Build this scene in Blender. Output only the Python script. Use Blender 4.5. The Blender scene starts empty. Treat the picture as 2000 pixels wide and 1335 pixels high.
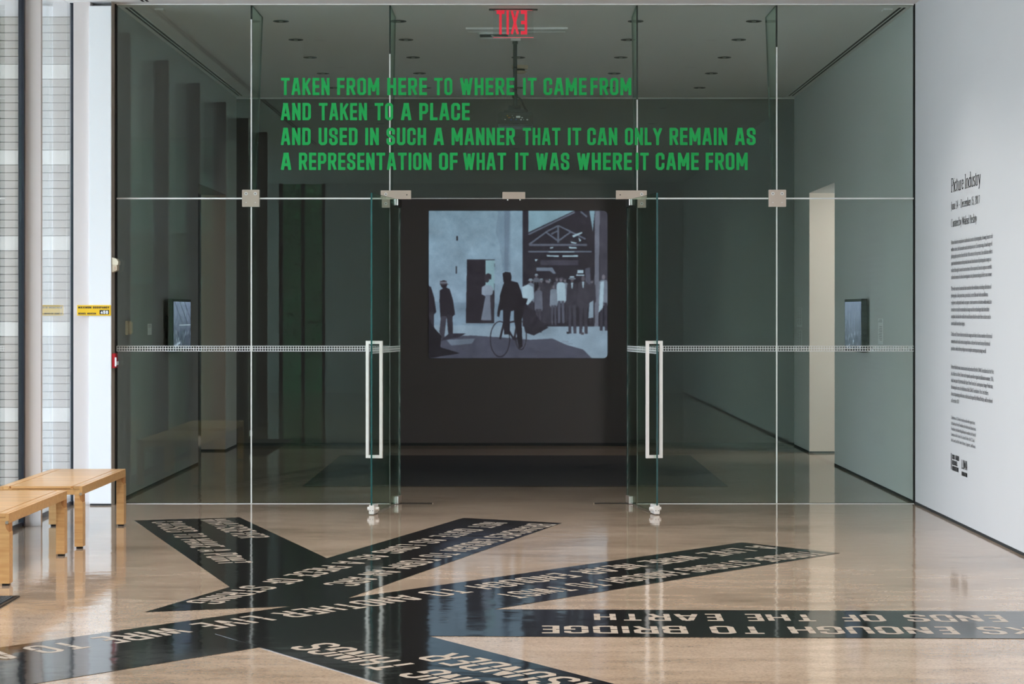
import bpy, math, random
import numpy as np
from mathutils import Vector, Matrix
random.seed(7)
S = bpy.context.scene
C = S.collection

# ------------------------------------------------------------------ camera, sky, exposure
F, D, PPM = 3888.0, 14.4, 270.0
CAMZ = 1.3815
cam_d = bpy.data.cameras.new('camera'); cam = bpy.data.objects.new('camera', cam_d); C.objects.link(cam)
cam.location = (0, -D, CAMZ); cam.rotation_euler = (math.pi/2, 0, 0)
cam_d.sensor_width = 36; cam_d.lens = F*36/2000
cam_d.shift_x = -8/2000; cam_d.shift_y = -57.5/2000
cam_d.clip_start = 0.05; cam_d.clip_end = 400
S.camera = cam

W = bpy.data.worlds.new('sky'); S.world = W; W.use_nodes = True
nt = W.node_tree; nt.nodes.clear()
wo = nt.nodes.new('ShaderNodeOutputWorld'); bg = nt.nodes.new('ShaderNodeBackground')
tc = nt.nodes.new('ShaderNodeTexCoord'); sp = nt.nodes.new('ShaderNodeSeparateXYZ'); cr = nt.nodes.new('ShaderNodeValToRGB')
nt.links.new(tc.outputs['Generated'], sp.inputs[0]); nt.links.new(sp.outputs['Z'], cr.inputs[0])
cr.color_ramp.elements[0].position = 0.0; cr.color_ramp.elements[0].color = (0.84, 0.91, 1.0, 1)
cr.color_ramp.elements[1].position = 0.7; cr.color_ramp.elements[1].color = (0.55, 0.75, 1.0, 1)
nt.links.new(cr.outputs[0], bg.inputs[0]); bg.inputs[1].default_value = 2.2
nt.links.new(bg.outputs[0], wo.inputs[0])

sun_d = bpy.data.lights.new('sun', 'SUN'); sun_d.energy = 3.0; sun_d.angle = math.radians(1.0); sun_d.color = (1.0, .95, .88)
sun = bpy.data.objects.new('sun', sun_d); C.objects.link(sun)
sun.rotation_euler = Vector((-0.62, 0.22, -0.75)).to_track_quat('-Z', 'Y').to_euler()
LAMP_W = 26.0   # watts of each unseen fill lamp added in the hall on the camera's side

S.view_settings.view_transform = 'Standard'; S.view_settings.look = 'None'
S.view_settings.gamma = 1; S.view_settings.use_curve_mapping = False
S.view_settings.exposure = 2.12
S.cycles.max_bounces = 10; S.cycles.diffuse_bounces = 6; S.cycles.glossy_bounces = 5
S.cycles.transparent_max_bounces = 32; S.cycles.caustics_reflective = False; S.cycles.caustics_refractive = False
S.cycles.sample_clamp_indirect = 6.0

# ------------------------------------------------------------------ helpers
def srgb(r, g, b):
    f = lambda c: (c/255/12.92) if c/255 <= 0.04045 else ((c/255+0.055)/1.055)**2.4
    return (f(r), f(g), f(b))

def link(nt, a, b): nt.links.new(a, b)

def mat(name, col, rough=0.5, metal=0.0, noise=0.0, nscale=20, bump=0.0, bscale=60, emit=None, estr=1.0, spec=0.5, stretch=(1,1,1), coat=0.0):
    m = bpy.data.materials.new(name); m.use_nodes = True
    n = m.node_tree; b = n.nodes['Principled BSDF']
    b.inputs['Base Color'].default_value = (*col, 1); b.inputs['Roughness'].default_value = rough
    b.inputs['Metallic'].default_value = metal; b.inputs['Specular IOR Level'].default_value = spec
    b.inputs['Coat Weight'].default_value = coat
    tcn = n.nodes.new('ShaderNodeTexCoord'); mp = n.nodes.new('ShaderNodeMapping')
    mp.inputs['Scale'].default_value = stretch; link(n, tcn.outputs['Object'], mp.inputs[0])
    if noise > 0:
        t = n.nodes.new('ShaderNodeTexNoise'); t.inputs['Scale'].default_value = nscale; t.inputs['Detail'].default_value = 5
        link(n, mp.outputs[0], t.inputs['Vector'])
        mx = n.nodes.new('ShaderNodeMix'); mx.data_type = 'RGBA'
        mx.inputs[6].default_value = (*[max(0, c*(1-noise)) for c in col], 1); mx.inputs[7].default_value = (*[min(1, c*(1+noise)) for c in col], 1)
        link(n, t.outputs[0], mx.inputs[0]); link(n, mx.outputs[2], b.inputs['Base Color'])
    if bump > 0:
        t = n.nodes.new('ShaderNodeTexNoise'); t.inputs['Scale'].default_value = bscale; t.inputs['Detail'].default_value = 3
        link(n, mp.outputs[0], t.inputs['Vector'])
        bp = n.nodes.new('ShaderNodeBump'); bp.inputs['Strength'].default_value = bump; bp.inputs['Distance'].default_value = 0.01
        link(n, t.outputs[0], bp.inputs['Height']); link(n, bp.outputs[0], b.inputs['Normal'])
    if emit is not None:
        b.inputs['Emission Color'].default_value = (*emit, 1); b.inputs['Emission Strength'].default_value = estr
    return m

def glass_mat(name, tint, refl=1.0, gcol=(0.72, 1.0, 0.84)):
    m = bpy.data.materials.new(name); m.use_nodes = True; n = m.node_tree; n.nodes.clear()
    out = n.nodes.new('ShaderNodeOutputMaterial'); mix = n.nodes.new('ShaderNodeMixShader')
    tr = n.nodes.new('ShaderNodeBsdfTransparent'); gl = n.nodes.new('ShaderNodeBsdfGlossy')
    tr.inputs[0].default_value = (*tint, 1); gl.inputs['Roughness'].default_value = 0.0
    gl.inputs['Color'].default_value = (*gcol, 1)
    fr = n.nodes.new('ShaderNodeFresnel'); geo = n.nodes.new('ShaderNodeNewGeometry')
    # front faces ior 1.5, back faces the reciprocal, so both sides reflect like a solid pane without total reflection
    ma = n.nodes.new('ShaderNodeMath'); ma.operation = 'MULTIPLY_ADD'
    link(n, geo.outputs['Backfacing'], ma.inputs[0]); ma.inputs[1].default_value = 1/1.5-1.5; ma.inputs[2].default_value = 1.5
    link(n, ma.outputs[0], fr.inputs['IOR'])
    mu = n.nodes.new('ShaderNodeMath'); mu.operation = 'MULTIPLY'; mu.inputs[1].default_value = refl
    link(n, fr.outputs[0], mu.inputs[0]); link(n, mu.outputs[0], mix.inputs[0])
    link(n, tr.outputs[0], mix.inputs[1]); link(n, gl.outputs[0], mix.inputs[2]); link(n, mix.outputs[0], out.inputs[0])
    return m

class MB:
    def __init__(s): s.v = []; s.f = []; s.mi = []
    def poly(s, pts, m=0):
        k = len(s.v); s.v += [tuple(p) for p in pts]; s.f.append(tuple(range(k, k+len(pts)))); s.mi.append(m)
    def box(s, x0, x1, y0, y1, z0, z1, m=0, M=None):
        x0, x1 = sorted((x0, x1)); y0, y1 = sorted((y0, y1)); z0, z1 = sorted((z0, z1))
        P = [Vector(p) for p in [(x0,y0,z0),(x1,y0,z0),(x1,y1,z0),(x0,y1,z0),(x0,y0,z1),(x1,y0,z1),(x1,y1,z1),(x0,y1,z1)]]
        if M is not None: P = [M @ p for p in P]
        k = len(s.v); s.v += [tuple(p) for p in P]
        for i, q in enumerate([(0,3,2,1),(4,5,6,7),(0,1,5,4),(1,2,6,5),(2,3,7,6),(3,0,4,7)]):
            s.f.append(tuple(k+a for a in q)); s.mi.append(m[i] if isinstance(m, (list, tuple)) else m)
        return s
    def prism(s, pts, ax, a, b, m=0, M=None):
        # pts: 2D outline; extruded along axis ax from a to b
        def mk(p, t):
            q = {'x': (t, p[0], p[1]), 'y': (p[0], t, p[1]), 'z': (p[0], p[1], t)}[ax]
            return tuple(M @ Vector(q)) if M is not None else q
        n = len(pts); k = len(s.v)
        s.v += [mk(p, a) for p in pts] + [mk(p, b) for p in pts]
        s.f.append(tuple(k+i for i in range(n))); s.mi.append(m)
        s.f.append(tuple(k+n+i for i in reversed(range(n)))); s.mi.append(m)
        for i in range(n):
            j = (i+1) % n; s.f.append((k+i, k+n+i, k+n+j, k+j)); s.mi.append(m)
        return s
    def cyl(s, c, r, a, b, ax='z', n=20, m=0, M=None, r2=None):
        cx, cy = c; r2 = r if r2 is None else r2
        def mk(p, t):
            q = {'x': (t, p[0], p[1]), 'y': (p[0], t, p[1]), 'z': (p[0], p[1], t)}[ax]
            return tuple(M @ Vector(q)) if M is not None else q
        k = len(s.v); A = [2*math.pi*i/n for i in range(n)]
        s.v += [mk((cx+r*math.cos(t), cy+r*math.sin(t)), a) for t in A] + [mk((cx+r2*math.cos(t), cy+r2*math.sin(t)), b) for t in A]
        s.f.append(tuple(k+i for i in range(n))); s.mi.append(m)
        s.f.append(tuple(k+n+i for i in reversed(range(n)))); s.mi.append(m)
        for i in range(n):
            j = (i+1) % n; s.f.append((k+i, k+n+i, k+n+j, k+j)); s.mi.append(m)
        return s
    def ring(s, c, r0, r1, z0, z1, n=28, m=0):
        cx, cy = c; k = len(s.v)
        for i in range(n):
            t = 2*math.pi*i/n; ct, st = math.cos(t), math.sin(t)
            s.v += [(cx+r0*ct, cy+r0*st, z0), (cx+r1*ct, cy+r1*st, z0), (cx+r1*ct, cy+r1*st, z1), (cx+r0*ct, cy+r0*st, z1)]
        for i in range(n):
            a = k+4*i; b = k+4*((i+1) % n)
            for q in range(4):
                p = (q+1) % 4; s.f.append((a+q, b+q, b+p, a+p)); s.mi.append(m)
        return s
    def tube(s, pts, r, n=8, m=0):
        pts = [Vector(p) for p in pts]; k = len(s.v)
        for i, p in enumerate(pts):
            d = (pts[min(i+1, len(pts)-1)]-pts[max(i-1, 0)]).normalized()
            u = d.cross(Vector((0, 0, 1)) if abs(d.z) < .9 else Vector((1, 0, 0))).normalized(); w = d.cross(u)
            for j in range(n):
                t = 2*math.pi*j/n; s.v.append(tuple(p+r*(math.cos(t)*u+math.sin(t)*w)))
        for i in range(len(pts)-1):
            for j in range(n):
                a = k+i*n+j; b = k+i*n+(j+1) % n; s.f.append((a, b, b+n, a+n)); s.mi.append(m)
        s.f.append(tuple(k+j for j in range(n))); s.mi.append(m)
        e = k+(len(pts)-1)*n; s.f.append(tuple(e+j for j in reversed(range(n)))); s.mi.append(m)
        return s
    def build(s, name, mats, parent=None, fix=True, bevel=0.0):
        me = bpy.data.meshes.new(name)
        if not isinstance(mats, (list, tuple)): mats = [mats]
        if parent is not None: off = wloc(parent)
        else:
            A = np.array(s.v); lo, hi = A.min(0), A.max(0)
            off = Vector(((lo[0]+hi[0])/2, (lo[1]+hi[1])/2, lo[2]))
        me.from_pydata([(v[0]-off[0], v[1]-off[1], v[2]-off[2]) for v in s.v], [], s.f)
        for m in mats: me.materials.append(m)
        me.polygons.foreach_set('material_index', s.mi)
        if fix:
            import bmesh
            bm = bmesh.new(); bm.from_mesh(me)
            if bevel > 0:
                bmesh.ops.bevel(bm, geom=bm.edges[:], offset=bevel, segments=2, affect='EDGES', clamp_overlap=True)
            bmesh.ops.recalc_face_normals(bm, faces=bm.faces[:]); bm.to_mesh(me); bm.free()
        me.update()
        o = bpy.data.objects.new(name, me); C.objects.link(o)
        if parent is not None: o.parent = parent
        else: o.location = off
        return o

def wloc(o):
    v = Vector(o.location)
    while o.parent is not None: o = o.parent; v += Vector(o.location)
    return v

def tag(o, label=None, cat=None, group=None, kind=None):
    if label: o['label'] = label
    if cat: o['category'] = cat
    if group: o['group'] = group
    if kind: o['kind'] = kind
    return o

def thing(name, loc, label=None, cat=None, group=None, kind=None):
    o = bpy.data.objects.new(name, None); C.objects.link(o); o.location = loc; o.empty_display_size = .05
    return tag(o, label, cat, group, kind)

def struct(o, label=None): o['kind'] = 'structure'; return tag(o, label)

def bx(name, b, m, parent=None, bevel=0.0): return MB().box(*b).build(name, m, parent, bevel=bevel)

def floor_pt(px, py, z=0.0):
    r = (py-610)/(PPM*(CAMZ-z)); d = D/r
    return Vector(((px-1008)*d/F, d-D, z))

# ------------------------------------------------------------------ materials
M = {}
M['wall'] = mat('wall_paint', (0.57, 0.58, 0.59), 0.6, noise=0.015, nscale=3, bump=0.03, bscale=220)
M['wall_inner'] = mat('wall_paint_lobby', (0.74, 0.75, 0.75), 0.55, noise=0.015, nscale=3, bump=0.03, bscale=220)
M['wall_left'] = mat('wall_paint_lobby_shaded', (0.40, 0.41, 0.41), 0.55, noise=0.015, nscale=3, bump=0.03, bscale=220)  # lobby paint darkened, so the colour carries this wall's shade
M['wall_dark'] = mat('wall_paint_charcoal', srgb(92, 89, 90), 0.6, noise=0.03, nscale=3)
M['ceiling'] = mat('ceiling_paint', (0.90, 0.91, 0.93), 0.7, noise=0.015, nscale=2)
M['base'] = mat('base_reveal', srgb(38, 44, 48), 0.5)
M['white'] = mat('white_enamel', (0.88, 0.90, 0.92), 0.35)
M['pier'] = mat('pier_paint', (0.68, 0.62, 0.60), 0.5, noise=0.01)
M['jamb'] = mat('jamb_paint', (0.72, 0.64, 0.57), 0.6, noise=0.02, nscale=4)
M['frame'] = mat('dark_mullion', srgb(30, 34, 46), 0.35, metal=0.3)
M['brown'] = mat('brown_mullion', srgb(70, 58, 54), 0.4)
M['steel'] = mat('satin_steel', (0.68, 0.58, 0.49), 0.32, metal=0.85, noise=0.05, nscale=40, stretch=(1, 1, 40))
M['bright'] = mat('bright_satin_metal', (0.84, 0.82, 0.79), 0.28, metal=0.35)
M['black'] = mat('black_plastic', (0.012, 0.012, 0.013), 0.35)
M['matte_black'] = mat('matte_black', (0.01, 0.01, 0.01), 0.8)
M['seal'] = mat('glazing_seal', (0.80, 0.82, 0.80), 0.35)
M['vinyl_white'] = mat('white_vinyl', (0.80, 0.82, 0.82), 0.4)
M['edge'] = mat('glass_edge', srgb(18, 72, 72), 0.12, spec=0.8)
M['edge_dark'] = mat('glass_edge_dark', srgb(16, 44, 38), 0.12, spec=0.8)
M['glass'] = glass_mat('clear_glass', (0.90, 0.93, 0.915), 0.85)
M['glass_fin'] = glass_mat('fin_glass', (0.955, 0.975, 0.962), 0.6)
M['glass_window'] = glass_mat('window_glass', (0.985, 0.99, 0.99), 1.0, (.95, .97, 1.0))
M['green'] = mat('green_vinyl', srgb(0, 178, 84), 0.45, emit=None)
M['yellow'] = mat('yellow_sign', srgb(242, 196, 30), 0.45)
M['red'] = mat('red_enamel', srgb(180, 22, 34), 0.35)
M['beige'] = mat('beige_plastic', srgb(214, 200, 176), 0.45)
M['exit_red'] = mat('lit_red_letters', (0.35, 0.0, 0.02), 0.4, emit=(1.0, 0.012, 0.05), estr=0.17)
M['exit_edge'] = mat('lit_red_edge', (0.35, 0.05, 0.08), 0.4, emit=(1.0, 0.10, 0.14), estr=0.16)
M['acrylic'] = glass_mat('acrylic', (0.93, 0.925, 0.93), 1.0)
M['card'] = mat('card', (0.93, 0.94, 0.95), 0.6)
M['ink'] = mat('black_ink', (0.02, 0.02, 0.022), 0.5)
M['grey_ink'] = mat('grey_ink', (0.06, 0.063, 0.07), 0.5)
M['rug'] = mat('dark_floor_sheet', srgb(46, 42, 40), 0.75, noise=0.15, nscale=30)
M['brick'] = mat('pale_block', (0.45, 0.425, 0.375), 0.8, noise=0.06, nscale=8)
M['brick_light'] = mat('cream_block', (0.70, 0.68, 0.62), 0.8, noise=0.03, nscale=8)
M['mortar'] = mat('mortar', (0.10, 0.10, 0.10), 0.9)
M['pale_ground'] = mat('bounce_ground', (0.55, 0.54, 0.50), 0.9, noise=0.4, nscale=6)  # unseen ground made pale to bounce light up to the ceiling
M['leaf'] = mat('leaves', (0.024, 0.075, 0.024), 0.8, noise=0.6, nscale=3)
M['concrete_wall'] = mat('board_concrete', (0.42, 0.52, 0.44), 0.85, noise=0.12, nscale=4)

def wood_mat():
    m = mat('birch', srgb(222, 176, 118), 0.33, coat=0.15)
    n = m.node_tree; b = n.nodes['Principled BSDF']
    t = n.nodes.new('ShaderNodeTexCoord'); mp = n.nodes.new('ShaderNodeMapping'); mp.inputs['Scale'].default_value = (3, 40, 40)
    ns = n.nodes.new('ShaderNodeTexNoise'); ns.inputs['Scale'].default_value = 1.5; ns.inputs['Detail'].default_value = 6
    oi = n.nodes.new('ShaderNodeObjectInfo')
    ad = n.nodes.new('ShaderNodeVectorMath'); ad.operation = 'ADD'
    link(n, t.outputs['Object'], ad.inputs[0]); link(n, oi.outputs['Random'], ad.inputs[1]); link(n, ad.outputs[0], mp.inputs[0])
    link(n, mp.outputs[0], ns.inputs['Vector'])
    r = n.nodes.new('ShaderNodeValToRGB'); r.color_ramp.elements[0].position = .3; r.color_ramp.elements[1].position = .7
    r.color_ramp.elements[0].color = (*srgb(196, 145, 90), 1); r.color_ramp.elements[1].color = (*srgb(216, 170, 114), 1)
    link(n, ns.outputs[0], r.inputs[0])
    hv = n.nodes.new('ShaderNodeHueSaturation'); mr = n.nodes.new('ShaderNodeMapRange'); mr.inputs['To Min'].default_value = .86; mr.inputs['To Max'].default_value = 1.10
    link(n, oi.outputs['Random'], mr.inputs[0]); link(n, mr.outputs[0], hv.inputs['Value']); link(n, r.outputs[0], hv.inputs['Color']); link(n, hv.outputs[0], b.inputs['Base Color'])
    return m
M['wood'] = wood_mat()
M['wood_end'] = mat('birch_end_grain', srgb(178, 122, 70), .45, noise=.08, nscale=60)

def floor_mat():
    m = bpy.data.materials.new('polished_concrete'); m.use_nodes = True; n = m.node_tree; b = n.nodes['Principled BSDF']
    t = n.nodes.new('ShaderNodeTexCoord')
    def noise(scale, detail, st=(1, 1, 1)):
        mp = n.nodes.new('ShaderNodeMapping'); mp.inputs['Scale'].default_value = st; link(n, t.outputs['Object'], mp.inputs[0])
        k = n.nodes.new('ShaderNodeTexNoise'); k.inputs['Scale'].default_value = scale; k.inputs['Detail'].default_value = detail
        k.inputs['Roughness'].default_value = .62; link(n, mp.outputs[0], k.inputs['Vector']); return k
    a = noise(1.1, 6, (.6, 1.3, 1)); c = noise(95, 4); f = noise(6, 7, (.45, 1.5, 1))
    r = n.nodes.new('ShaderNodeValToRGB'); E = r.color_ramp.elements
    E[0].position = .33; E[0].color = (*srgb(128, 109, 91), 1); E[1].position = .70; E[1].color = (*srgb(192, 170, 150), 1)
    e = r.color_ramp.elements.new(.5); e.color = (*srgb(168, 146, 125), 1)
    mx = n.nodes.new('ShaderNodeMix'); mx.data_type = 'FLOAT'; mx.inputs[0].default_value = .45
    link(n, a.outputs[0], mx.inputs[2]); link(n, f.outputs[0], mx.inputs[3]); link(n, mx.outputs[0], r.inputs[0])
    r2 = n.nodes.new('ShaderNodeValToRGB'); r2.color_ramp.elements[0].position = .36; r2.color_ramp.elements[0].color = (.62, .60, .58, 1)
    r2.color_ramp.elements[1].position = .56; r2.color_ramp.elements[1].color = (1, 1, 1, 1); link(n, c.outputs[0], r2.inputs[0])
    mm = n.nodes.new('ShaderNodeMix'); mm.data_type = 'RGBA'; mm.blend_type = 'MULTIPLY'; mm.inputs[0].default_value = .6
    link(n, r.outputs[0], mm.inputs[6]); link(n, r2.outputs[0], mm.inputs[7]); link(n, mm.outputs[2], b.inputs['Base Color'])
    b.inputs['Roughness'].default_value = .075; b.inputs['Specular IOR Level'].default_value = .65
    w = noise(5.5, 2); w2 = noise(26, 2)
    ad = n.nodes.new('ShaderNodeMath'); ad.operation = 'MULTIPLY_ADD'; ad.inputs[1].default_value = .12
    link(n, w2.outputs[0], ad.inputs[0]); link(n, w.outputs[0], ad.inputs[2])
    bp = n.nodes.new('ShaderNodeBump'); bp.inputs['Strength'].default_value = .5; bp.inputs['Distance'].default_value = .0022
    link(n, ad.outputs[0], bp.inputs['Height']); link(n, bp.outputs[0], b.inputs['Normal'])
    return m
M['floor'] = floor_mat()
def band_mat():
    m = mat('black_gloss_vinyl', srgb(24, 24, 24), 0.07, noise=0.1, nscale=3, spec=0.6)
    n = m.node_tree; b = n.nodes['Principled BSDF']; t = n.nodes.new('ShaderNodeNewGeometry')
    k = n.nodes.new('ShaderNodeTexNoise'); k.inputs['Scale'].default_value = 5.5; k.inputs['Detail'].default_value = 2
    link(n, t.outputs['Position'], k.inputs['Vector'])
    bp = n.nodes.new('ShaderNodeBump'); bp.inputs['Strength'].default_value = .5; bp.inputs['Distance'].default_value = .0022
    link(n, k.outputs[0], bp.inputs['Height']); link(n, bp.outputs[0], b.inputs['Normal']); return m
M['band'] = band_mat()
M['letter_floor'] = mat('bare_concrete_letter', srgb(164, 149, 134), 0.3, noise=0.25, nscale=60)

# ------------------------------------------------------------------ lettering: block capitals drawn as mitred strokes
BLK = {  # centre lines on a grid: height 0..6, widths per glyph
 'A': (2.3, [[(0,0),(.82,6)], [(1.48,6),(2.3,0)], [(.8,6),(1.5,6)], [(.45,1.6),(1.85,1.6)]]),
 'B': (2, [[(0,0),(0,6),(1.5,6),(2,5.45),(2,3.7),(1.5,3),(0,3)], [(1.5,3),(2,2.3),(2,.55),(1.5,0),(0,0)]]),
 'C': (2, [[(2,4.3),(2,5.42),(1.5,6),(.5,6),(0,5.42),(0,.58),(.5,0),(1.5,0),(2,.58),(2,1.7)]]),
 'D': (2, [[(0,0),(0,6),(1.5,6),(2,5.42),(2,.58),(1.5,0),(0,0)]]),
 'E': (1.6, [[(1.6,6),(0,6),(0,0),(1.6,0)], [(0,3),(1.5,3)]]),
 'F': (1.6, [[(1.6,6),(0,6),(0,0)], [(0,3),(1.5,3)]]),
 'G': (2, [[(2,4.3),(2,5.42),(1.5,6),(.5,6),(0,5.42),(0,.58),(.5,0),(1.5,0),(2,.58),(2,2.7),(1.1,2.7)]]),
 'H': (2, [[(0,0),(0,6)], [(2,0),(2,6)], [(0,3),(2,3)]]),
 'I': (0, [[(0,0),(0,6)]]),
 'J': (1.8, [[(1.8,6),(1.8,.58),(1.2,0),(.6,0),(0,.58),(0,1.6)]]),
 'K': (2, [[(0,0),(0,6)], [(2,6),(.2,2.6)], [(.8,3.6),(2,0)]]),
 'L': (1.5, [[(0,6),(0,0),(1.5,0)]]),
 'M': (2.9, [[(0,0),(0,6)], [(2.9,0),(2.9,6)], [(.15,6),(1.45,1.6)], [(2.75,6),(1.45,1.6)]]),
 'N': (2, [[(0,0),(0,6)], [(2,0),(2,6)], [(0.05,5.9),(1.95,.1)]]),
 'O': (2, [[(0,3),(0,5.42),(.5,6),(1.5,6),(2,5.42),(2,.58),(1.5,0),(.5,0),(0,.58),(0,3)]]),
 'P': (2, [[(0,0),(0,6),(1.5,6),(2,5.45),(2,3.3),(1.5,2.6),(0,2.6)]]),
 'Q': (2, [[(0,3),(0,5.42),(.5,6),(1.5,6),(2,5.42),(2,.58),(1.5,0),(.5,0),(0,.58),(0,3)], [(1.1,1.4),(2.1,-.2)]]),
 'R': (2, [[(0,0),(0,6),(1.5,6),(2,5.45),(2,3.5),(1.5,2.8),(0,2.8)], [(1.1,2.8),(2,0)]]),
 'S': (2, [[(2,4.4),(2,5.42),(1.5,6),(.5,6),(0,5.42),(0,4),(.5,3.2),(1.5,2.8),(2,2),(2,.58),(1.5,0),(.5,0),(0,.58),(0,1.6)]]),
 'T': (2.2, [[(0,6),(2.2,6)], [(1.1,6),(1.1,0)]]),
 'U': (2, [[(0,6),(0,.58),(.5,0),(1.5,0),(2,.58),(2,6)]]),
 'V': (2.2, [[(0,6),(1.1,0)], [(2.2,6),(1.1,0)]]),
 'W': (3.2, [[(0,6),(.8,0)], [(.8,0),(1.6,5.6)], [(1.6,5.6),(2.4,0)], [(2.4,0),(3.2,6)]]),
 'X': (2.2, [[(0,0),(2.2,6)], [(0,6),(2.2,0)]]),
 'Y': (2.2, [[(0,6),(1.1,2.8)], [(2.2,6),(1.1,2.8)], [(1.1,3),(1.1,0)]]),
 'Z': (2, [[(0,6),(2,6),(0,0),(2,0)]]),
 '4': (2, [[(1.5,0),(1.5,6),(0,1.6),(2.2,1.6)]]),
 '5': (2, [[(2,6),(0,6),(0,3.4),(1.5,3.4),(2,2.7),(2,.58),(1.5,0),(.5,0),(0,.58)]]),
 '0': (2, [[(0,3),(0,5.42),(.5,6),(1.5,6),(2,5.42),(2,.58),(1.5,0),(.5,0),(0,.58),(0,3)]]),
}

def stroke_quads(pts, wf, cap=True, maxm=2.0):
    """mitred quads along a polyline; wf(dx,dy) -> stroke width for a direction"""
    P = [Vector((p[0], p[1])) for p in pts]
    closed = (P[0]-P[-1]).length < 1e-6 and len(P) > 3
    segs = []
    for i in range(len(P)-1):
        d = P[i+1]-P[i]
        if d.length < 1e-9: continue
        segs.append((P[i], P[i+1], d.normalized()))
    out = []; n = len(segs)
    if n == 0: return []
    L = []; R = []
    for i in range(n+1):
        if closed: a = segs[(i-1) % n]; b = segs[i % n]
        else: a = segs[max(i-1, 0)]; b = segs[min(i, n-1)]
        p = segs[i][0] if i < n else segs[-1][1]
        wa = wf(a[2].x, a[2].y)/2; wb = wf(b[2].x, b[2].y)/2
        na = Vector((-a[2].y, a[2].x)); nb = Vector((-b[2].y, b[2].x))
        if not closed and (i == 0 or i == n):
            q = p
            if cap: q = p - b[2]*wb if i == 0 else p + a[2]*wa
            L.append(q+na*wa if i else q+nb*wb); R.append(q-na*wa if i else q-nb*wb)
        else:
            m = na+nb
            m = m.normalized() if m.length > .2 else na
            k = max(.35, m.dot(na)); w = (wa+wb)/2
            L.append(p+m*min(w/k, w*maxm)); R.append(p-m*min(w/k, w*maxm))
    for i in range(n): out.append([L[i], R[i], R[i+1], L[i+1]])
    return out

def split_mid(path, y=3.0, g=.2):
    """cut steep parts of a path at mid height: the bridges of a stencil letter"""
    outp = []; cur = [path[0]]
    for a, b in zip(path[:-1], path[1:]):
        if (a[1]-y)*(b[1]-y) < 0 and abs(b[1]-a[1]) > 1.2:
            s = 1 if b[1] > a[1] else -1
            def at(yy):
                t = (yy-a[1])/(b[1]-a[1]); return (a[0]+(b[0]-a[0])*t, yy)
            cur.append(at(y-s*g)); outp.append(cur); cur = [at(y+s*g), b]
        else: cur.append(b)
    outp.append(cur)
    return [p for p in outp if len(p) > 1]

def block_text(text, h, st=.235, gap=.10, stencil=False, space=.42, xs=1.0):
    """-> (quads in 2D, total width); cap height h, xs widens the glyphs"""
    t = st*h; u = (h-t)/6; ux = u*xs*1.0; x = 0; Q = []
    for ch in text:
        if ch == ' ': x += space*h; continue
        if ch not in BLK: continue
        w, paths = BLK[ch]
        for p in paths:
            closed = p[0] == p[-1]
            subs = split_mid(p) if stencil else [p]
            for s in subs:
                pts = [(x+t/2+q[0]*ux, t/2+q[1]*u) for q in s]
                if stencil:
                    qs = stroke_quads(pts, lambda a, b: t, cap=False)
                    if not (closed and len(subs) == 1):
                        qs = stroke_quads(pts, lambda a, b: t, cap=False)
                else: qs = stroke_quads(pts, lambda a, b: t, cap=True)
                for q in qs: Q.append([(v.x, min(max(v.y, 0), h)) for v in q])
        x += w*ux+t+gap*h
    return Q, max(x-gap*h, 1e-6)

def add_text(mb, Q, origin, U, V, sx=1.0, m=0):
    origin, U, V = Vector(origin), Vector(U), Vector(V)
    Nn = U.cross(V).normalized()
    for k, q in enumerate(Q): mb.poly([origin+U*(p[0]*sx)+V*p[1]+Nn*((k % 12)*2.5e-5) for p in q], m)

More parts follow.
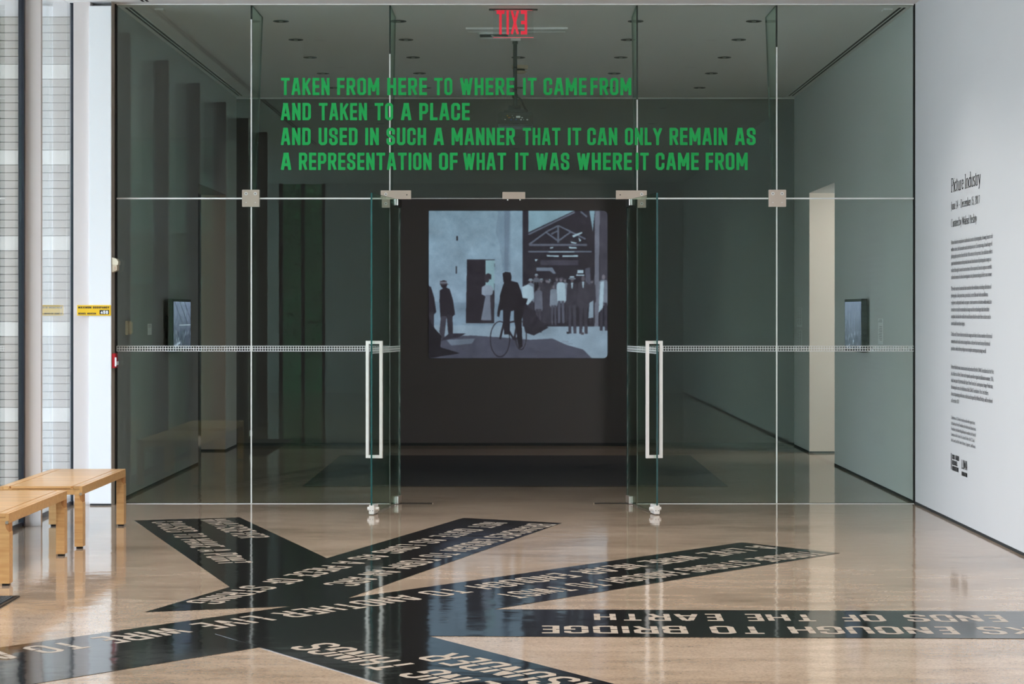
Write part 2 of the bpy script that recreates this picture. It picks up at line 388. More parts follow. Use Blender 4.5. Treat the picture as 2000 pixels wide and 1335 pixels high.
# serif pen font: every stroke is swept with a broad pen (thick uprights, thin horizontals)
def arc(cx, cy, rx, ry, a0, a1, n=7):
    return [(cx+rx*math.cos(math.radians(a0+(a1-a0)*i/n)), cy+ry*math.sin(math.radians(a0+(a1-a0)*i/n))) for i in range(n+1)]
XH, AS, CP, DS = 44, 70, 64, -20
def sf(x, y, w=9): return [(x-w, y), (x+w, y)]
SER = {
 'a': (36, [arc(15,33,11,11,160,20)+[(27,6),(33,0)], arc(15,13,12,13,60,330)]),
 'b': (44, [[(8,AS),(8,2)], arc(21,22,16,22,150,-150), [(2,AS-2),(8,AS)]]),
 'c': (37, [arc(21,22,17,22,50,320)]),
 'd': (44, [[(36,AS),(36,2),(42,0)], arc(22,22,17,22,30,330), [(29,AS-2),(36,AS)]]),
 'e': (38, [[(5,25),(33,25)], arc(20,22,16,22,8,320)]),
 'f': (25, [arc(24,58,12,12,60,180)+[(12,0)], [(3,XH),(23,XH)], sf(12,0)]),
 'g': (38, [arc(17,30,13,14,0,360,10), arc(18,-6,15,13,0,360,10), [(14,16),(12,8),(24,5)], [(28,42),(38,42)]]),
 'h': (45, [[(9,AS),(9,0)], arc(23,28,13,16,160,0)+[(36,0)], sf(9,0,8), sf(36,0,8)]),
 'i': (20, [[(10,XH),(10,0)], sf(10,0,8), [(3,XH-2),(10,XH)], [(10,60),(10,64)]]),
 'j': (20, [[(11,XH),(11,-12),(2,-19)], [(11,60),(11,64)]]),
 'k': (43, [[(9,AS),(9,0)], [(11,20),(34,XH)], [(18,24),(38,0)], sf(9,0,8)]),
 'l': (20, [[(10,AS),(10,0)], sf(10,0,8), [(3,AS-2),(10,AS)]]),
 'm': (67, [[(9,XH),(9,0)], arc(21,28,12,16,160,0)+[(33,0)], arc(46,28,12,16,160,0)+[(58,0)], sf(9,0,7), sf(33,0,7), sf(58,0,7)]),
 'n': (45, [[(9,XH),(9,0)], arc(23,28,13,16,160,0)+[(36,0)], sf(9,0,8), sf(36,0,8)]),
 'o': (42, [arc(21,22,17,22,0,360,14)]),
 'p': (44, [[(8,XH),(8,DS)], arc(22,22,17,22,150,-150), sf(8,DS,7)]),
 'q': (44, [[(36,XH),(36,DS)], arc(22,22,17,22,30,330), sf(36,DS,7)]),
 'r': (31, [[(9,XH),(9,0)], arc(23,30,14,14,170,70), sf(9,0,8)]),
 's': (32, [arc(16,33,10,10,30,230)+arc(16,11,11,11,60,-150)]),
 't': (26, [[(11,56),(11,8)]+arc(19,8,8,8,180,300), [(3,XH),(23,XH)]]),
 'u': (45, [[(9,XH),(9,14)]+arc(22,14,13,14,190,350), [(35,XH),(35,0),(41,0)]]),
 'v': (40, [[(5,XH),(20,0)], [(20,0),(35,XH)], sf(6,XH,6), sf(35,XH,5)]),
 'w': (60, [[(5,XH),(17,0)], [(17,0),(30,XH)], [(30,XH),(42,0)], [(42,0),(55,XH)]]),
 'x': (40, [[(6,XH),(34,0)], [(6,0),(34,XH)]]),
 'y': (40, [[(5,XH),(20,2)], [(36,XH),(16,-14),(6,-18)], sf(6,XH,6), sf(35,XH,5)]),
 'z': (36, [[(5,XH),(31,XH),(5,0),(32,0)]]),
 'A': (56, [[(6,0),(27,CP)], [(27,CP),(49,0)], [(14,22),(41,22)], sf(6,0,6), sf(49,0,7)]),
 'B': (50, [[(11,CP),(11,0)], [(11,CP),(26,CP)]+arc(26,49,14,15,80,-90)+[(11,34)], arc(27,17,16,17,90,-90)+[(11,0)]]),
 'C': (56, [arc(32,32,26,32,50,310,12)]),
 'D': (60, [[(11,CP),(11,0)], [(4,CP),(26,CP)]+arc(28,32,25,32,85,-90,10)+[(4,0)]]),
 'E': (48, [[(11,CP),(11,0)], [(4,CP),(40,CP),(40,54)], [(11,34),(32,34)], [(4,0),(42,0),(43,11)]]),
 'F': (45, [[(11,CP),(11,0)], [(4,CP),(40,CP),(40,54)], [(11,34),(32,34)], sf(11,0,8)]),
 'G': (60, [arc(32,32,26,32,50,330,12), [(54,24),(54,4)]]),
 'H': (62, [[(11,CP),(11,0)], [(51,CP),(51,0)], [(11,33),(51,33)], sf(11,0), sf(51,0), sf(11,CP), sf(51,CP)]),
 'I': (27, [[(13,CP),(13,0)], sf(13,0), sf(13,CP)]),
 'J': (28, [[(16,CP),(16,0),(4,-14)], sf(16,CP)]),
 'K': (54, [[(11,CP),(11,0)], [(13,30),(44,CP)], [(20,36),(50,0)], sf(11,0), sf(11,CP)]),
 'L': (44, [[(11,CP),(11,0)], [(4,0),(40,0),(41,12)], sf(11,CP)]),
 'M': (72, [[(10,CP),(9,0)], [(10,CP),(35,6)], [(35,6),(60,CP)], [(61,CP),(62,0)], sf(9,0,7), sf(62,0,7)]),
 'N': (60, [[(11,CP),(11,0)], [(11,CP),(50,0)], [(50,CP),(50,0)], sf(11,0,7), sf(50,CP,7)]),
 'O': (62, [arc(31,32,26,32,0,360,18)]),
 'P': (48, [[(11,CP),(11,0)], [(4,CP),(26,CP)]+arc(26,47,16,17,80,-90)+[(11,30)], sf(11,0)]),
 'R': (52, [[(11,CP),(11,0)], [(4,CP),(26,CP)]+arc(26,48,15,16,80,-90)+[(11,32)], [(26,32),(48,0)], sf(11,0)]),
 'S': (42, [arc(21,48,14,16,30,230)+arc(21,16,15,16,60,-150)]),
 'T': (50, [[(25,CP),(25,0)], [(4,54),(5,CP),(45,CP),(46,54)], sf(25,0)]),
 'U': (60, [[(11,CP),(11,20)]+arc(30,20,19,20,180,360)+[(49,CP)], sf(11,CP,7), sf(49,CP,7)]),
 'W': (80, [[(5,CP),(24,0)], [(24,0),(40,CP)], [(40,CP),(58,0)], [(58,0),(76,CP)], sf(6,CP,7), sf(76,CP,6)]),
 '0': (40, [arc(20,31,14,31,0,360,14)]), '1': (40, [[(12,52),(21,62),(21,0)], sf(21,0)]),
 '2': (40, [arc(20,45,13,17,160,-30)+[(6,0),(34,0)]]), '4': (40, [[(27,0),(27,62),(4,20),(36,20)]]),
 '5': (40, [[(32,62),(12,62),(9,36)]+arc(18,19,15,19,110,-150)]), '6': (40, [arc(28,30,20,32,95,180)+arc(20,19,13,19,180,530,12)]),
 '7': (40, [[(6,60),(35,60),(16,0)]]), '9': (40, [arc(12,30,20,32,-85,0)+arc(20,43,13,19,0,350,12)]),
 '.': (20, [[(10,2),(10,5)]]), ',': (20, [[(10,4),(7,-9)]]), '-': (50, [[(5,24),(45,24)]]), "'": (18, [[(9,66),(7,54)]]), '?': (34, [arc(17,48,11,16,150,-60)+[(17,16)], [(17,1),(17,4)]]),
}
def serif_text(text, cap, bold=1.0):
    k = cap/CP; x = 0; Q = []
    tk, th = 8.2*bold, 3.2*bold
    wf = lambda dx, dy: math.sqrt((tk*dy)**2+(th*dx)**2)*k
    for ch in text:
        if ch == ' ': x += 18*k; continue
        if ch not in SER: x += 20*k; continue
        w, paths = SER[ch]
        for p in paths:
            for q in stroke_quads([(x+a[0]*k, a[1]*k) for a in p], wf, cap=False): Q.append([(v.x, v.y) for v in q])
        x += w*k
    return Q, max(x, 1e-6)

# ------------------------------------------------------------------ room shell
ZC = 3.611; XR = 2.885; XL = -2.90; YB = 6.25; XW = -3.20
YF = -20.0; XFAR = -7.0
fl = MB().box(XFAR-.2, 5.6, YF-.2, YB+2.2, -.12, 0).build('floor', M['floor']); struct(fl)
ce = MB().box(XFAR-.2, 5.6, YF-.2, YB+2.2, ZC, ZC+.15).build('ceiling', M['ceiling']); struct(ce)
# right wall: long outer run, and the lobby run with a 2.56 m high opening
DO0, DO1, DOH = 3.63, 5.20, 2.558
r = MB(); r.box(XR, XR+.26, YF, -.001, 0, ZC); w = r.build('wall_right', M['wall']); struct(w)
r = MB(); r.box(XR, XR+.26, .001, DO0, 0, ZC, 0); r.box(XR, XR+.26, DO1, YB, 0, ZC, 0); r.box(XR, XR+.26, DO0, DO1, DOH, ZC, 0)
w = r.build('wall_right', M['wall_inner']); struct(w)
jr = MB().box(XR+.002, XR+.26, DO1-.012, DO1-.001, .012, DOH-.002).build('trim_1', M['jamb']); struct(jr)
LO0, LO1 = 3.76, 5.49
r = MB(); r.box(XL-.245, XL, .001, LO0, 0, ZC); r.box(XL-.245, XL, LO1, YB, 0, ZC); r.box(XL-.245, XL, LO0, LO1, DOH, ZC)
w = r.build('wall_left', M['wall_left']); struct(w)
jl = MB().box(XL-.245, XL-.002, LO1-.012, LO1-.001, .012, DOH-.002).build('trim_2', M['jamb']); struct(jl)
w = MB().box(XL-.245, XR+.26, YB, YB+.2, 0, ZC).build('wall_back', M['wall_dark']); struct(w)
# dark side galleries beyond the two openings
g = MB(); g.box(XR+.26, 5.4, 2.6, 2.7, 0, ZC); g.box(XR+.26, 5.4, 8.0, 8.1, 0, ZC); g.box(5.4, 5.5, 2.6, 8.1, 0, ZC)
w = g.build('wall_gallery_right', M['wall_inner']); struct(w)
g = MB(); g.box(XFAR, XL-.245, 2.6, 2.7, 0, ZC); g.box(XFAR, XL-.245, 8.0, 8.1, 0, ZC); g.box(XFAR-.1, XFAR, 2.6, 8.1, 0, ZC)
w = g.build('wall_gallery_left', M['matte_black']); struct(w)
# behind the camera
g = MB(); g.box(-3.30, XR+.26, YF-.2, YF, 0, ZC); g.box(XFAR, -4.1, YF-.2, YF, 0, ZC)
w = g.build('wall_front', M['wall']); struct(w)
g = MB(); g.box(XFAR, XW-.1, -11.2, -11.1, 0, ZC)
w = g.build('wall_side_bay', M['wall']); struct(w)
e = thing('window_10', (XFAR, -15.5, 0)); struct(e)  # unseen glazing added to let sky light onto post and right wall
MB().box(XFAR-.01, XFAR, YF+.05, -11.15, .05, ZC-.05).build('pane', M['glass_window'], e)
g = MB()
for k in range(6): g.box(XFAR-.05, XFAR+.05, -11.15-k*1.76, -11.1-k*1.76, 0, ZC)
g.build('mullion', M['frame'], e)
e = thing('window_9', (-3.7, YF-.1, 0)); struct(e)
MB().box(-4.1, -3.30, YF-.12, YF-.10, .05, ZC-.05).build('pane', M['glass_window'], e)
f = MB()
for x in (-4.1, -3.72, -3.36): f.box(x, x+.06, YF-.15, YF-.05, 0, ZC)
f.build('mullion', M['frame'], e)
gl = thing('gallery_fill_lamp', (5.33, 3.9, 2.3), 'unseen white wall lamp added beyond the right opening to light its jamb', 'wall lamp')
MB().cyl((3.9, 2.3), .06, 5.345, 5.40, 'x', 16).build('lamp_body', M['white'], gl)
l = bpy.data.lights.new('lamp', 'SPOT'); l.energy = 92; l.spot_size = math.radians(70); l.spot_blend = .8; l.shadow_soft_size = .05; l.color = (1.0, .93, .87)  # hidden lamp put in to brighten the right jamb
lo = bpy.data.objects.new('lamp', l); C.objects.link(lo); lo.parent = gl; lo.rotation_euler = Vector((-2.3, 1.25, -.95)).to_track_quat('-Z', 'Y').to_euler()
# recessed dark bases
for nm, b in (('baseboard_right', (XR-.003, XR+.001, YF, DO0, 0, .0175)), ('baseboard_right', (XR-.003, XR+.001, DO1, YB, 0, .0175)),
              ('baseboard_left', (XL-.001, XL+.003, .03, LO0, 0, .0175)), ('baseboard_left', (XL-.001, XL+.003, LO1, YB, 0, .0175)),
              ('baseboard_back', (XL, XR, YB-.004, YB+.001, 0, .03)), ('baseboard_jamb_right', (XR, XR+.26, DO1-.014, DO1-.011, 0, .016)),
              ('baseboard_jamb_left', (XL-.245, XL, LO1-.014, LO1-.011, 0, .016))):
    struct(bx(nm, b, M['base']))
# slim dark channel where the glass meets floor, walls and ceiling
struct(bx('trim_3', (XL, XL+.012, -.012, .012, 0, ZC), M['matte_black']))
struct(bx('trim_4', (XR-.010, XR, -.012, .012, 0, ZC), M['matte_black']))
struct(bx('trim_5', (XL, XR, -.010, .010, ZC-.008, ZC+.002), M['seal']))
struct(bx('trim_8', (XL, XR, YB-.006, YB+.001, ZC-.016, ZC-.001), M['white']))
# wood stop just visible inside the right opening
struct(bx('trim_6', (XR+.262, XR+.29, DO0+.002, DO0+.03, 0, DOH-.09), mat('orange_wood', srgb(150, 92, 50), .5)))

# ------------------------------------------------------------------ left window wall, steel fins, pier and post
pier = struct(bx('wall_pier', (XW+.02, -3.06, -.10, .15, 0, ZC), M['pier']))
post = bx('steel_post', (-3.061, -2.902, -.132, -.005, .012, 3.578), M['white'], bevel=.002)
tag(post, 'glossy white square post at the left end of the glass screen', 'post')
foot = bx('foot_plate', (-3.055, -2.905, -.128, -.01, 0, .014), M['base'], post)
foot.location = (0, 0, 0)
struct(bx('trim_7', (-2.902, XL-.0005, -.128, .0, 0, ZC), mat('taupe_return', srgb(176, 164, 152), .5)))
fins = [-1.49-1.75*i for i in range(6)]
for i, y in enumerate(fins):
    e = thing('window_fin', (-3.13, y, 0)); struct(e)
    MB().box(-3.19, -3.077, y-.02, y+.02, 0, ZC).build('fin_plate', M['pier'], e)
    MB().box(-3.19, -3.079, y+.0205, y+.026, 0, ZC).build('fin_back', M['brown'], e)
    MB().box(-3.215, -3.188, y-.05, y-.021, 0, ZC).build('mullion', M['frame'], e)
edges = [0.0]+fins
for i in range(len(edges)-1):
    y1, y0 = edges[i]-.06, edges[i+1]
    e = thing('window_%d' % (i+2), (XW, (y0+y1)/2, 0)); struct(e)
    MB().box(XW-.006, XW+.006, y0+.03, y1, .03, ZC-.02).build('pane', M['glass_window'], e)
    MB().box(XW-.015, XW+.012, y0+.03, y1, 0, .028).build('sill', M['frame'], e)
    MB().box(XW-.015, XW+.022, y1+.001, y1+.05, 0, ZC).build('mullion', M['frame'], e)

# ------------------------------------------------------------------ outdoors: block wall square to the glass, pale ground, hedge, ledge wall
lawn = MB().box(-60, XW-.35, -60, 40, -.40, -.30).build('ground', M['pale_ground']); struct(lawn)
lawn2 = MB().box(-30, 30, -60, YF-.5, -.40, -.30).build('ground', M['pale_ground']); struct(lawn2)
ew = thing('wall_exterior', (-4.9, .70, -.3)); struct(ew)
MB().box(-6.6, -3.26, .66, .75, -.3, 4.4).build('backing', M['mortar'], ew)
P15 = F/(.6+D); zz = lambda py: CAMZ+(610-py)/P15
rows = []
for c in range(-2, 6):
    cy = 140+167.4*c; rows.append((cy-14.5, cy+14.5, 1))
    h = (167.4-29)/9
    for k in range(9): rows.append((cy+14.5+k*h, cy+14.5+(k+1)*h, 0))
proto = {}
for a, b, lite in rows:
    zt, zb = zz(a), zz(b)
    if zb < -.29 or zt > 4.4: continue
    key = (lite,)
    if key not in proto:
        hh = zt-zb
        o = MB().box(-6.6, -3.26, .60+(-.004 if lite else 0), .662, -.3+.0025, -.3+hh-.0025).build('block_course', M['brick_light'] if lite else M['brick'], ew)
        proto[key] = o; base = o
        o.location = (0, 0, zb+.3)
    else:
        o = proto[key].copy(); C.objects.link(o); o.location = (0, 0, zb+.3)
# board-marked ledge wall square to the windows, seen only reflected in the glass
lw = thing('wall_ledge', (-6.5, -11.0, -.3)); struct(lw)
def lband(nm, z0, z1, yf, m): MB().box(-9.5, XW-.12, -11.09, yf, z0, z1).build(nm, m, lw)
conc_tint = mat('tinted_concrete', (.26, .36, .24), .85, noise=.2, nscale=3); gb = mat('tinted_concrete_pale', (.40, .62, .50), .85, noise=.1, nscale=3)  # green cast of glass and trees put into the concrete colours
pl = mat('pale_ledge', (.66, .90, .78), .8); dkp = mat('dark_parapet', (.14, .19, .165), .85)
lband('lower_wall', -.3, 1.75, -10.99, conc_tint); lband('ledge', 1.75, 1.83, -10.95, gb); lband('wall_band', 1.83, 2.40, -10.99, conc_tint); lband('ledge', 2.40, 2.47, -10.95, pl)
lband('wall_band', 2.47, 2.98, -10.98, gb); lband('ledge', 2.98, 3.05, -10.94, pl); lband('wall_band', 3.05, 3.50, -10.98, gb); lband('ledge', 3.50, 3.57, -10.93, pl); lband('parapet', 3.57, 5.0, -10.99, dkp)
# entrance lettering on the outside of the window plane
wl = thing('window_lettering', (XW-.008, -6.4, 2.82), 'black lettering on the outside of a left window, readable only mirrored in the glass', 'lettering')
for wd_, ya, L_ in (('CCS', -5.55, .56), ('BARD', -6.42, .82)):
    Q, wd = block_text(wd_, .20, st=.2, xs=1.3); q = MB(); add_text(q, Q, (XW-.008, ya, 2.82), (0, -1, 0), (0, 0, 1), sx=L_/wd); q.build('word', M['ink'], wl, fix=False)
rng = np.random.default_rng(3)
def hedge(x0, x1, y0, y1, h, n):
    vs = []; fs = []
    cx = rng.uniform(x0, x1, n); cy = rng.uniform(y0, y1, n); cz = rng.uniform(-.3, h, n); s = rng.uniform(.05, .13, n)
    for i in range(n):
        a = rng.normal(size=(3, 3)); a /= np.linalg.norm(a, axis=1)[:, None]
        k = len(vs); c = np.array([cx[i], cy[i], cz[i]])
        vs += [tuple(c+a[0]*s[i]), tuple(c+a[1]*s[i]), tuple(c+a[2]*s[i])]; fs.append((k, k+1, k+2))
    me = bpy.data.meshes.new('hedge'); me.from_pydata(vs, [], fs); me.materials.append(M['leaf'])
    o = bpy.data.objects.new('hedge', me); C.objects.link(o); return o
bank = MB(); bank.prism([(-32, -.3), (-27, -.3), (-29.5, 5.2), (-32, 5.6)], 'x', -18, 8); o = bank.build('leafy_bank', M['leaf']); struct(o)
o = hedge(-16, 6, -29.5, -27, 6.5, 60000); tag(o, 'green foliage outside the entrance, only mirrored in the glass', 'foliage', kind='stuff')

# ------------------------------------------------------------------ glass screen
GX = [XL+.012, -1.915, -.913, .876, 1.885, XR-.010]; ZT = 2.2056
scr = thing('window_1', (0, 0, 0)); struct(scr)
def pane(x0, x1, z0, z1, par):
    # box: side faces get the edge material
    return MB().box(x0+.004, x1-.004, -.006, .006, z0, z1, m=[1, 1, 0, 1, 0, 1]).build('glass_pane', [M['glass'], M['edge_dark']], par)
for i in range(5):
    pane(GX[i], GX[i+1], ZT+.006, ZC-.008, scr)
    if i != 2: pane(GX[i], GX[i+1], .004, ZT-.006, scr)
# seals
def seal(b): return MB().box(*b).build('glazing_seal', M['seal'], scr)
seal((GX[0], -.975, -.0072, .0072, ZT-.0055, ZT+.0055)); seal((.94, GX[5], -.0072, .0072, ZT-.0055, ZT+.0055))
MB().box(-.759, .722, -.0068, .0068, ZT-.003, ZT+.003).build('glazing_seal', mat('dim_seal', (.35, .36, .35), .4), scr)
for x, zs in ((GX[1], 3.5), (GX[2], 3.25), (GX[3], 2.92), (GX[4], 3.3)):
    seal((x-.0045, x+.0045, -.0074, .0072, ZT+.006, zs))
    MB().box(x-.0045, x+.0045, -.0074, .0072, zs, ZC-.01).build('glazing_seal', M['edge_dark'], scr)  # dark colour stands in for the dark reflection on the upper seal
for x in (GX[1], GX[4]): seal((x-.0045, x+.0045, -.0074, .0072, .003, ZT-.006))
for x in (GX[2], GX[3]): MB().box(x-.003, x+.003, -.0068, .0068, .003, ZT-.006).build('glass_edge', mat('pane_edge_grey', (.20, .22, .20), .3), scr)
for a, b in ((GX[0], GX[2]), (GX[3], GX[5])):
    MB().box(a, b, -.011, .011, 0, .0045).build('floor_channel', M['matte_black'], scr)
    MB().box(a, b, -.020, -.0115, 0, .003).build('floor_bead', M['seal'], scr)
# tapered glass fins standing behind the joints
for x in (GX[1], GX[2], GX[3], GX[4]):
    s_ = 1 if x < 0 else -1
    pts = [(.012, ZC-.004), (.62, ZC-.004), (.22, ZT-.03), (.012, ZT-.03)]
    q = MB(); q.prism(pts, 'x', x-.006, x+.006); q.mi = [0, 0, 1, 1, 1, 1]
    q.build('glass_fin', [M['glass_fin'], M['edge_dark']], scr)
def screw(x, z, par, y=-.0225, r=.0115):
    o = MB().cyl((x, z), r, y, y+.004, 'y', 16).build('screw', M['bright'], par)
    MB().cyl((x, z), r*.45, y-.0008, y, 'y', 8).build('socket', M['black'], o) if False else None
    return o
for x, xo in ((-1.915, -.002), (1.885, .003)):
    c = x+xo
    p = bx('corner_clamp', (c-.063, c+.063, -.020, .020, 2.145, 2.268), M['steel'], scr, bevel=.002)
    for dx in (-.033, .033):
        MB().cyl((c+dx, 2.240), .0125, -.024, -.0195, 'y', 18).cyl((c+dx, 2.240), .004, -.0245, -.0238, 'y', 8, m=1).build('screw', [M['bright'], M['black']], p)
        MB().cyl((c+dx, 2.176), .004, -.0215, -.0195, 'y', 10).build('plug', M['bright'], p)
for s_, xa, xb, va, vb in ((-1, -.978, -.759, -.970, -.911), (1, .722, .944, .877, .938)):
    q = MB(); q.box(xa, xb, -.021, .021, 2.2005, 2.263); q.box(va, vb, -.0205, .0205, 2.139, 2.2005)
    p = q.build('door_patch', M['steel'], scr)
    xs = (va+vb)/2
    for zc in (2.236, 2.168):
        MB().cyl((xs, zc), .012, -.0245, -.0205, 'y', 18).cyl((xs, zc), .004, -.025, -.0243, 'y', 8, m=1).build('screw', [M['bright'], M['black']], p)
    xe = xb-.03 if s_ < 0 else xa+.03
    MB().cyl((xe, 2.231), .0045, -.0225, -.0205, 'y', 10).build('plug', M['black'], p)
p = bx('strike_patch', (-.099, .066, -.020, .020, 2.202, 2.252), M['steel'], scr, bevel=.002)
for x in (-.060, .029): MB().cyl((x, 0), .006, 2.192, 2.2015, 'z', 12).build('stop_pin', M['bright'], p)
# marker ladder of small white frames at 1.12 m
def ladder(mb, P0, P1, n_off=-.0082, cell=.0185):
    P0, P1 = Vector(P0), Vector(P1); U = (P1-P0); L = U.length; U.normalize(); N = Vector((U.y, -U.x, 0))*abs(n_off)
    if N.y > 0 and abs(U.x) > .9: N = -N
    z0, z1, t = 1.1005, 1.1410, .0042
    for z in (z0, (z0+z1-t)/2, z1-t):
        a, b = P0+N, P1+N
        mb.poly([(a.x, a.y, z), (b.x, b.y, z), (b.x, b.y, z+t), (a.x, a.y, z+t)])
    k = 0
    while k*cell < L:
        a = P0+N+U*(k*cell); b = a+U*t
        mb.poly([(a.x, a.y, z0), (b.x, b.y, z0), (b.x, b.y, z1), (a.x, a.y, z1)]); k += 1
for k, (a, b) in enumerate(((GX[0], GX[2]), (GX[3], GX[5]))):
    q = MB(); ladder(q, (a, 0, 0), (b, 0, 0)); o = q.build('marker_strip', M['vinyl_white'], scr, fix=False)

# ------------------------------------------------------------------ doors, standing open towards the camera
def door(idx, far, near, side):
    far, near = Vector((*far, 0)), Vector((*near, 0)); U = (near-far).normalized(); N = Vector((-U.y, U.x, 0)); L = (near-far).length
    e = thing('door_%d' % idx, tuple(far)); struct(e)
    Mx = Matrix(((U.x, N.x, 0, far.x), (U.y, N.y, 0, far.y), (0, 0, 1, 0), (0, 0, 0, 1)))
    MB().box(0, L, -.006, .006, .012, 2.198, m=[1, 1, 0, 1, 0, 1], M=Mx).build('glass_leaf', [M['glass'], M['edge']], e)
    MB().box(-.0012, 0, -.005, .005, .055, 2.14, M=Mx).build('leaf_edge', M['seal'], e)
    b = MB().box(L-.125, L+.001, -.018, .018, .006, .068, M=Mx).build('lock_rail', M['bright'], e, bevel=.003)
    MB().cyl((L-.055, .038), .013, -.040, -.018, 'y', 16, M=Mx).cyl((L-.055, .038), .013, .018, .040, 'y', 16, M=Mx).build('lock_cylinder', M['bright'], b)
    MB().cyl((-.009, .030), .003, L+.0008, L+.002, 'x', 8, M=Mx).cyl((.009, .030), .003, L+.0008, L+.002, 'x', 8, M=Mx).build('screw', M['black'], b)
    MB().box(-.001, .105, -.014, .014, .004, .056, M=Mx).build('floor_pivot', M['steel'], e, bevel=.002)
    MB().box(.105, .110, -.0135, -.003, .004, .056, M=Mx).box(.105, .110, .003, .0135, .004, .056, M=Mx).build('pivot_cap', M['bright'], e)
    MB().box(-.001, .105, -.014, .014, 2.145, 2.1995, M=Mx).build('top_pivot', M['matte_black'], e)
    MB().cyl((.108, -.0075), .0058, 2.155, 2.198, 'z', 12, M=Mx).cyl((.108, .0075), .0058, 2.155, 2.198, 'z', 12, M=Mx).build('top_pivot_pin', M['bright'], e)
    # pull: a rectangular loop passing through the leaf, seen end on
    c = L-.085; w = .0585; t = .021; z0, z1 = .383, 1.187
    q = MB(); q.box(c-t/2, c+t/2, -w, -w+t, z0, z1, M=Mx); q.box(c-t/2, c+t/2, w-t, w, z0, z1, M=Mx)
    q.box(c-t/2, c+t/2, -w+t, w-t, z0, z0+t, M=Mx); q.box(c-t/2, c+t/2, -w+t, w-t, z1-t, z1, M=Mx)
    q.build('pull_handle', M['bright'], e)
    # marker strip on the leaf
    q = MB(); P0, P1 = far+U*.02, near-U*.004
    for z in (1.1005, 1.1186, 1.1368):
        for off in (.0068,):
            for sg in (1, -1):
                a, b_ = P0+N*off*sg, P1+N*off*sg
                q.poly([(a.x, a.y, z), (b_.x, b_.y, z), (b_.x, b_.y, z+.0042), (a.x, a.y, z+.0042)])
    k = 0
    while k*.0185 < (P1-P0).length:
        for sg in (1, -1):
            a = P0+U*(k*.0185)+N*.0068*sg; b_ = a+U*.0042
            q.poly([(a.x, a.y, 1.1005), (b_.x, b_.y, 1.1005), (b_.x, b_.y, 1.141), (a.x, a.y, 1.141)])
        k += 1
    q.build('marker_strip', M['vinyl_white'], e, fix=False)
    return e
door(1, (-.845, .06), (-.987, -.815), -1)
door(2, (.809, .06), (.9625, -.815), 1)
for a, b in ((-.905, -.605), (.565, .868)):
    t = thing('floor_closer', ((a+b)/2, 0, 0), 'black floor closer plate under the %s glass door pivot' % ('left' if a < 0 else 'right'), 'floor closer')
    MB().box(a, b, -.012, .014, 0, .0045).build('cover_plate', M['matte_black'], t)
    MB().box(a-.004, a, -.014, .016, 0, .005).build('end_trim', M['steel'], t); MB().box(b, b+.004, -.014, .016, 0, .005).build('end_trim', M['steel'], t)

# ------------------------------------------------------------------ green lettering on the glass
GX0 = lambda px: (px-1008)/PPM
LINES = [
 (186, [('TAKEN',549,644),('FROM',658.5,741),('HERE',756.5,834),('TO',848,883.5),('WHERE',898.5,1004.5),('IT',1021.5,1048),('CAME',1061.5,1145.5),('FROM',1153,1233)]),
 (235, [('AND',549,607.5),('TAKEN',623,717),('TO',732,768),('A',783.5,803.5),('PLACE',819,917.5)]),
 (283.5, [('AND',549,607),('USED',622.5,698.5),('IN',713.5,740),('SUCH',755,832.5),('A',847,867),('MANNER',882,1005.6),('THAT',1021,1094.5),('IT',1109,1135),('CAN',1147,1205.5),('ONLY',1220.5,1292.5),('REMAIN',1307.5,1420),('AS',1435.6,1475.5)]),
 (332, [('A',549,569),('REPRESENTATION',584,843),('OF',857.5,894),('WHAT',905,988.5),('IT',1006.5,1032.6),('WAS',1047,1112),('WHERE',1127,1234),('IT',1241.5,1267),('CAME',1280.5,1364.5),('FROM',1378,1460)])]
which = ['top line', 'second line, the shortest,', 'third line, the longest,', 'bottom line']
texts = ['beginning TAKEN FROM HERE', 'reading AND TAKEN TO A PLACE', 'beginning AND USED IN SUCH', 'beginning A REPRESENTATION OF']
for (yb, words), wh, tx in zip(LINES, which, texts):
    zb = CAMZ+(610-yb)/PPM; h = .1255
    o = thing('green_lettering', (GX0(words[0][1]), -.0078, zb))
    for wd_, x0, x1 in words:
        Q, wd = block_text(wd_, h, st=.168, gap=.105, xs=1.16)
        q = MB(); add_text(q, Q, (GX0(x0), -.0078, zb), (1, 0, 0), (0, 0, 1), sx=((x1-x0)/PPM)/wd)
        q.build('word', M['green'], o, fix=False)
    tag(o, '%s of green capitals on the glass, %s' % (wh, tx), 'lettering', 'green text lines on the glass')

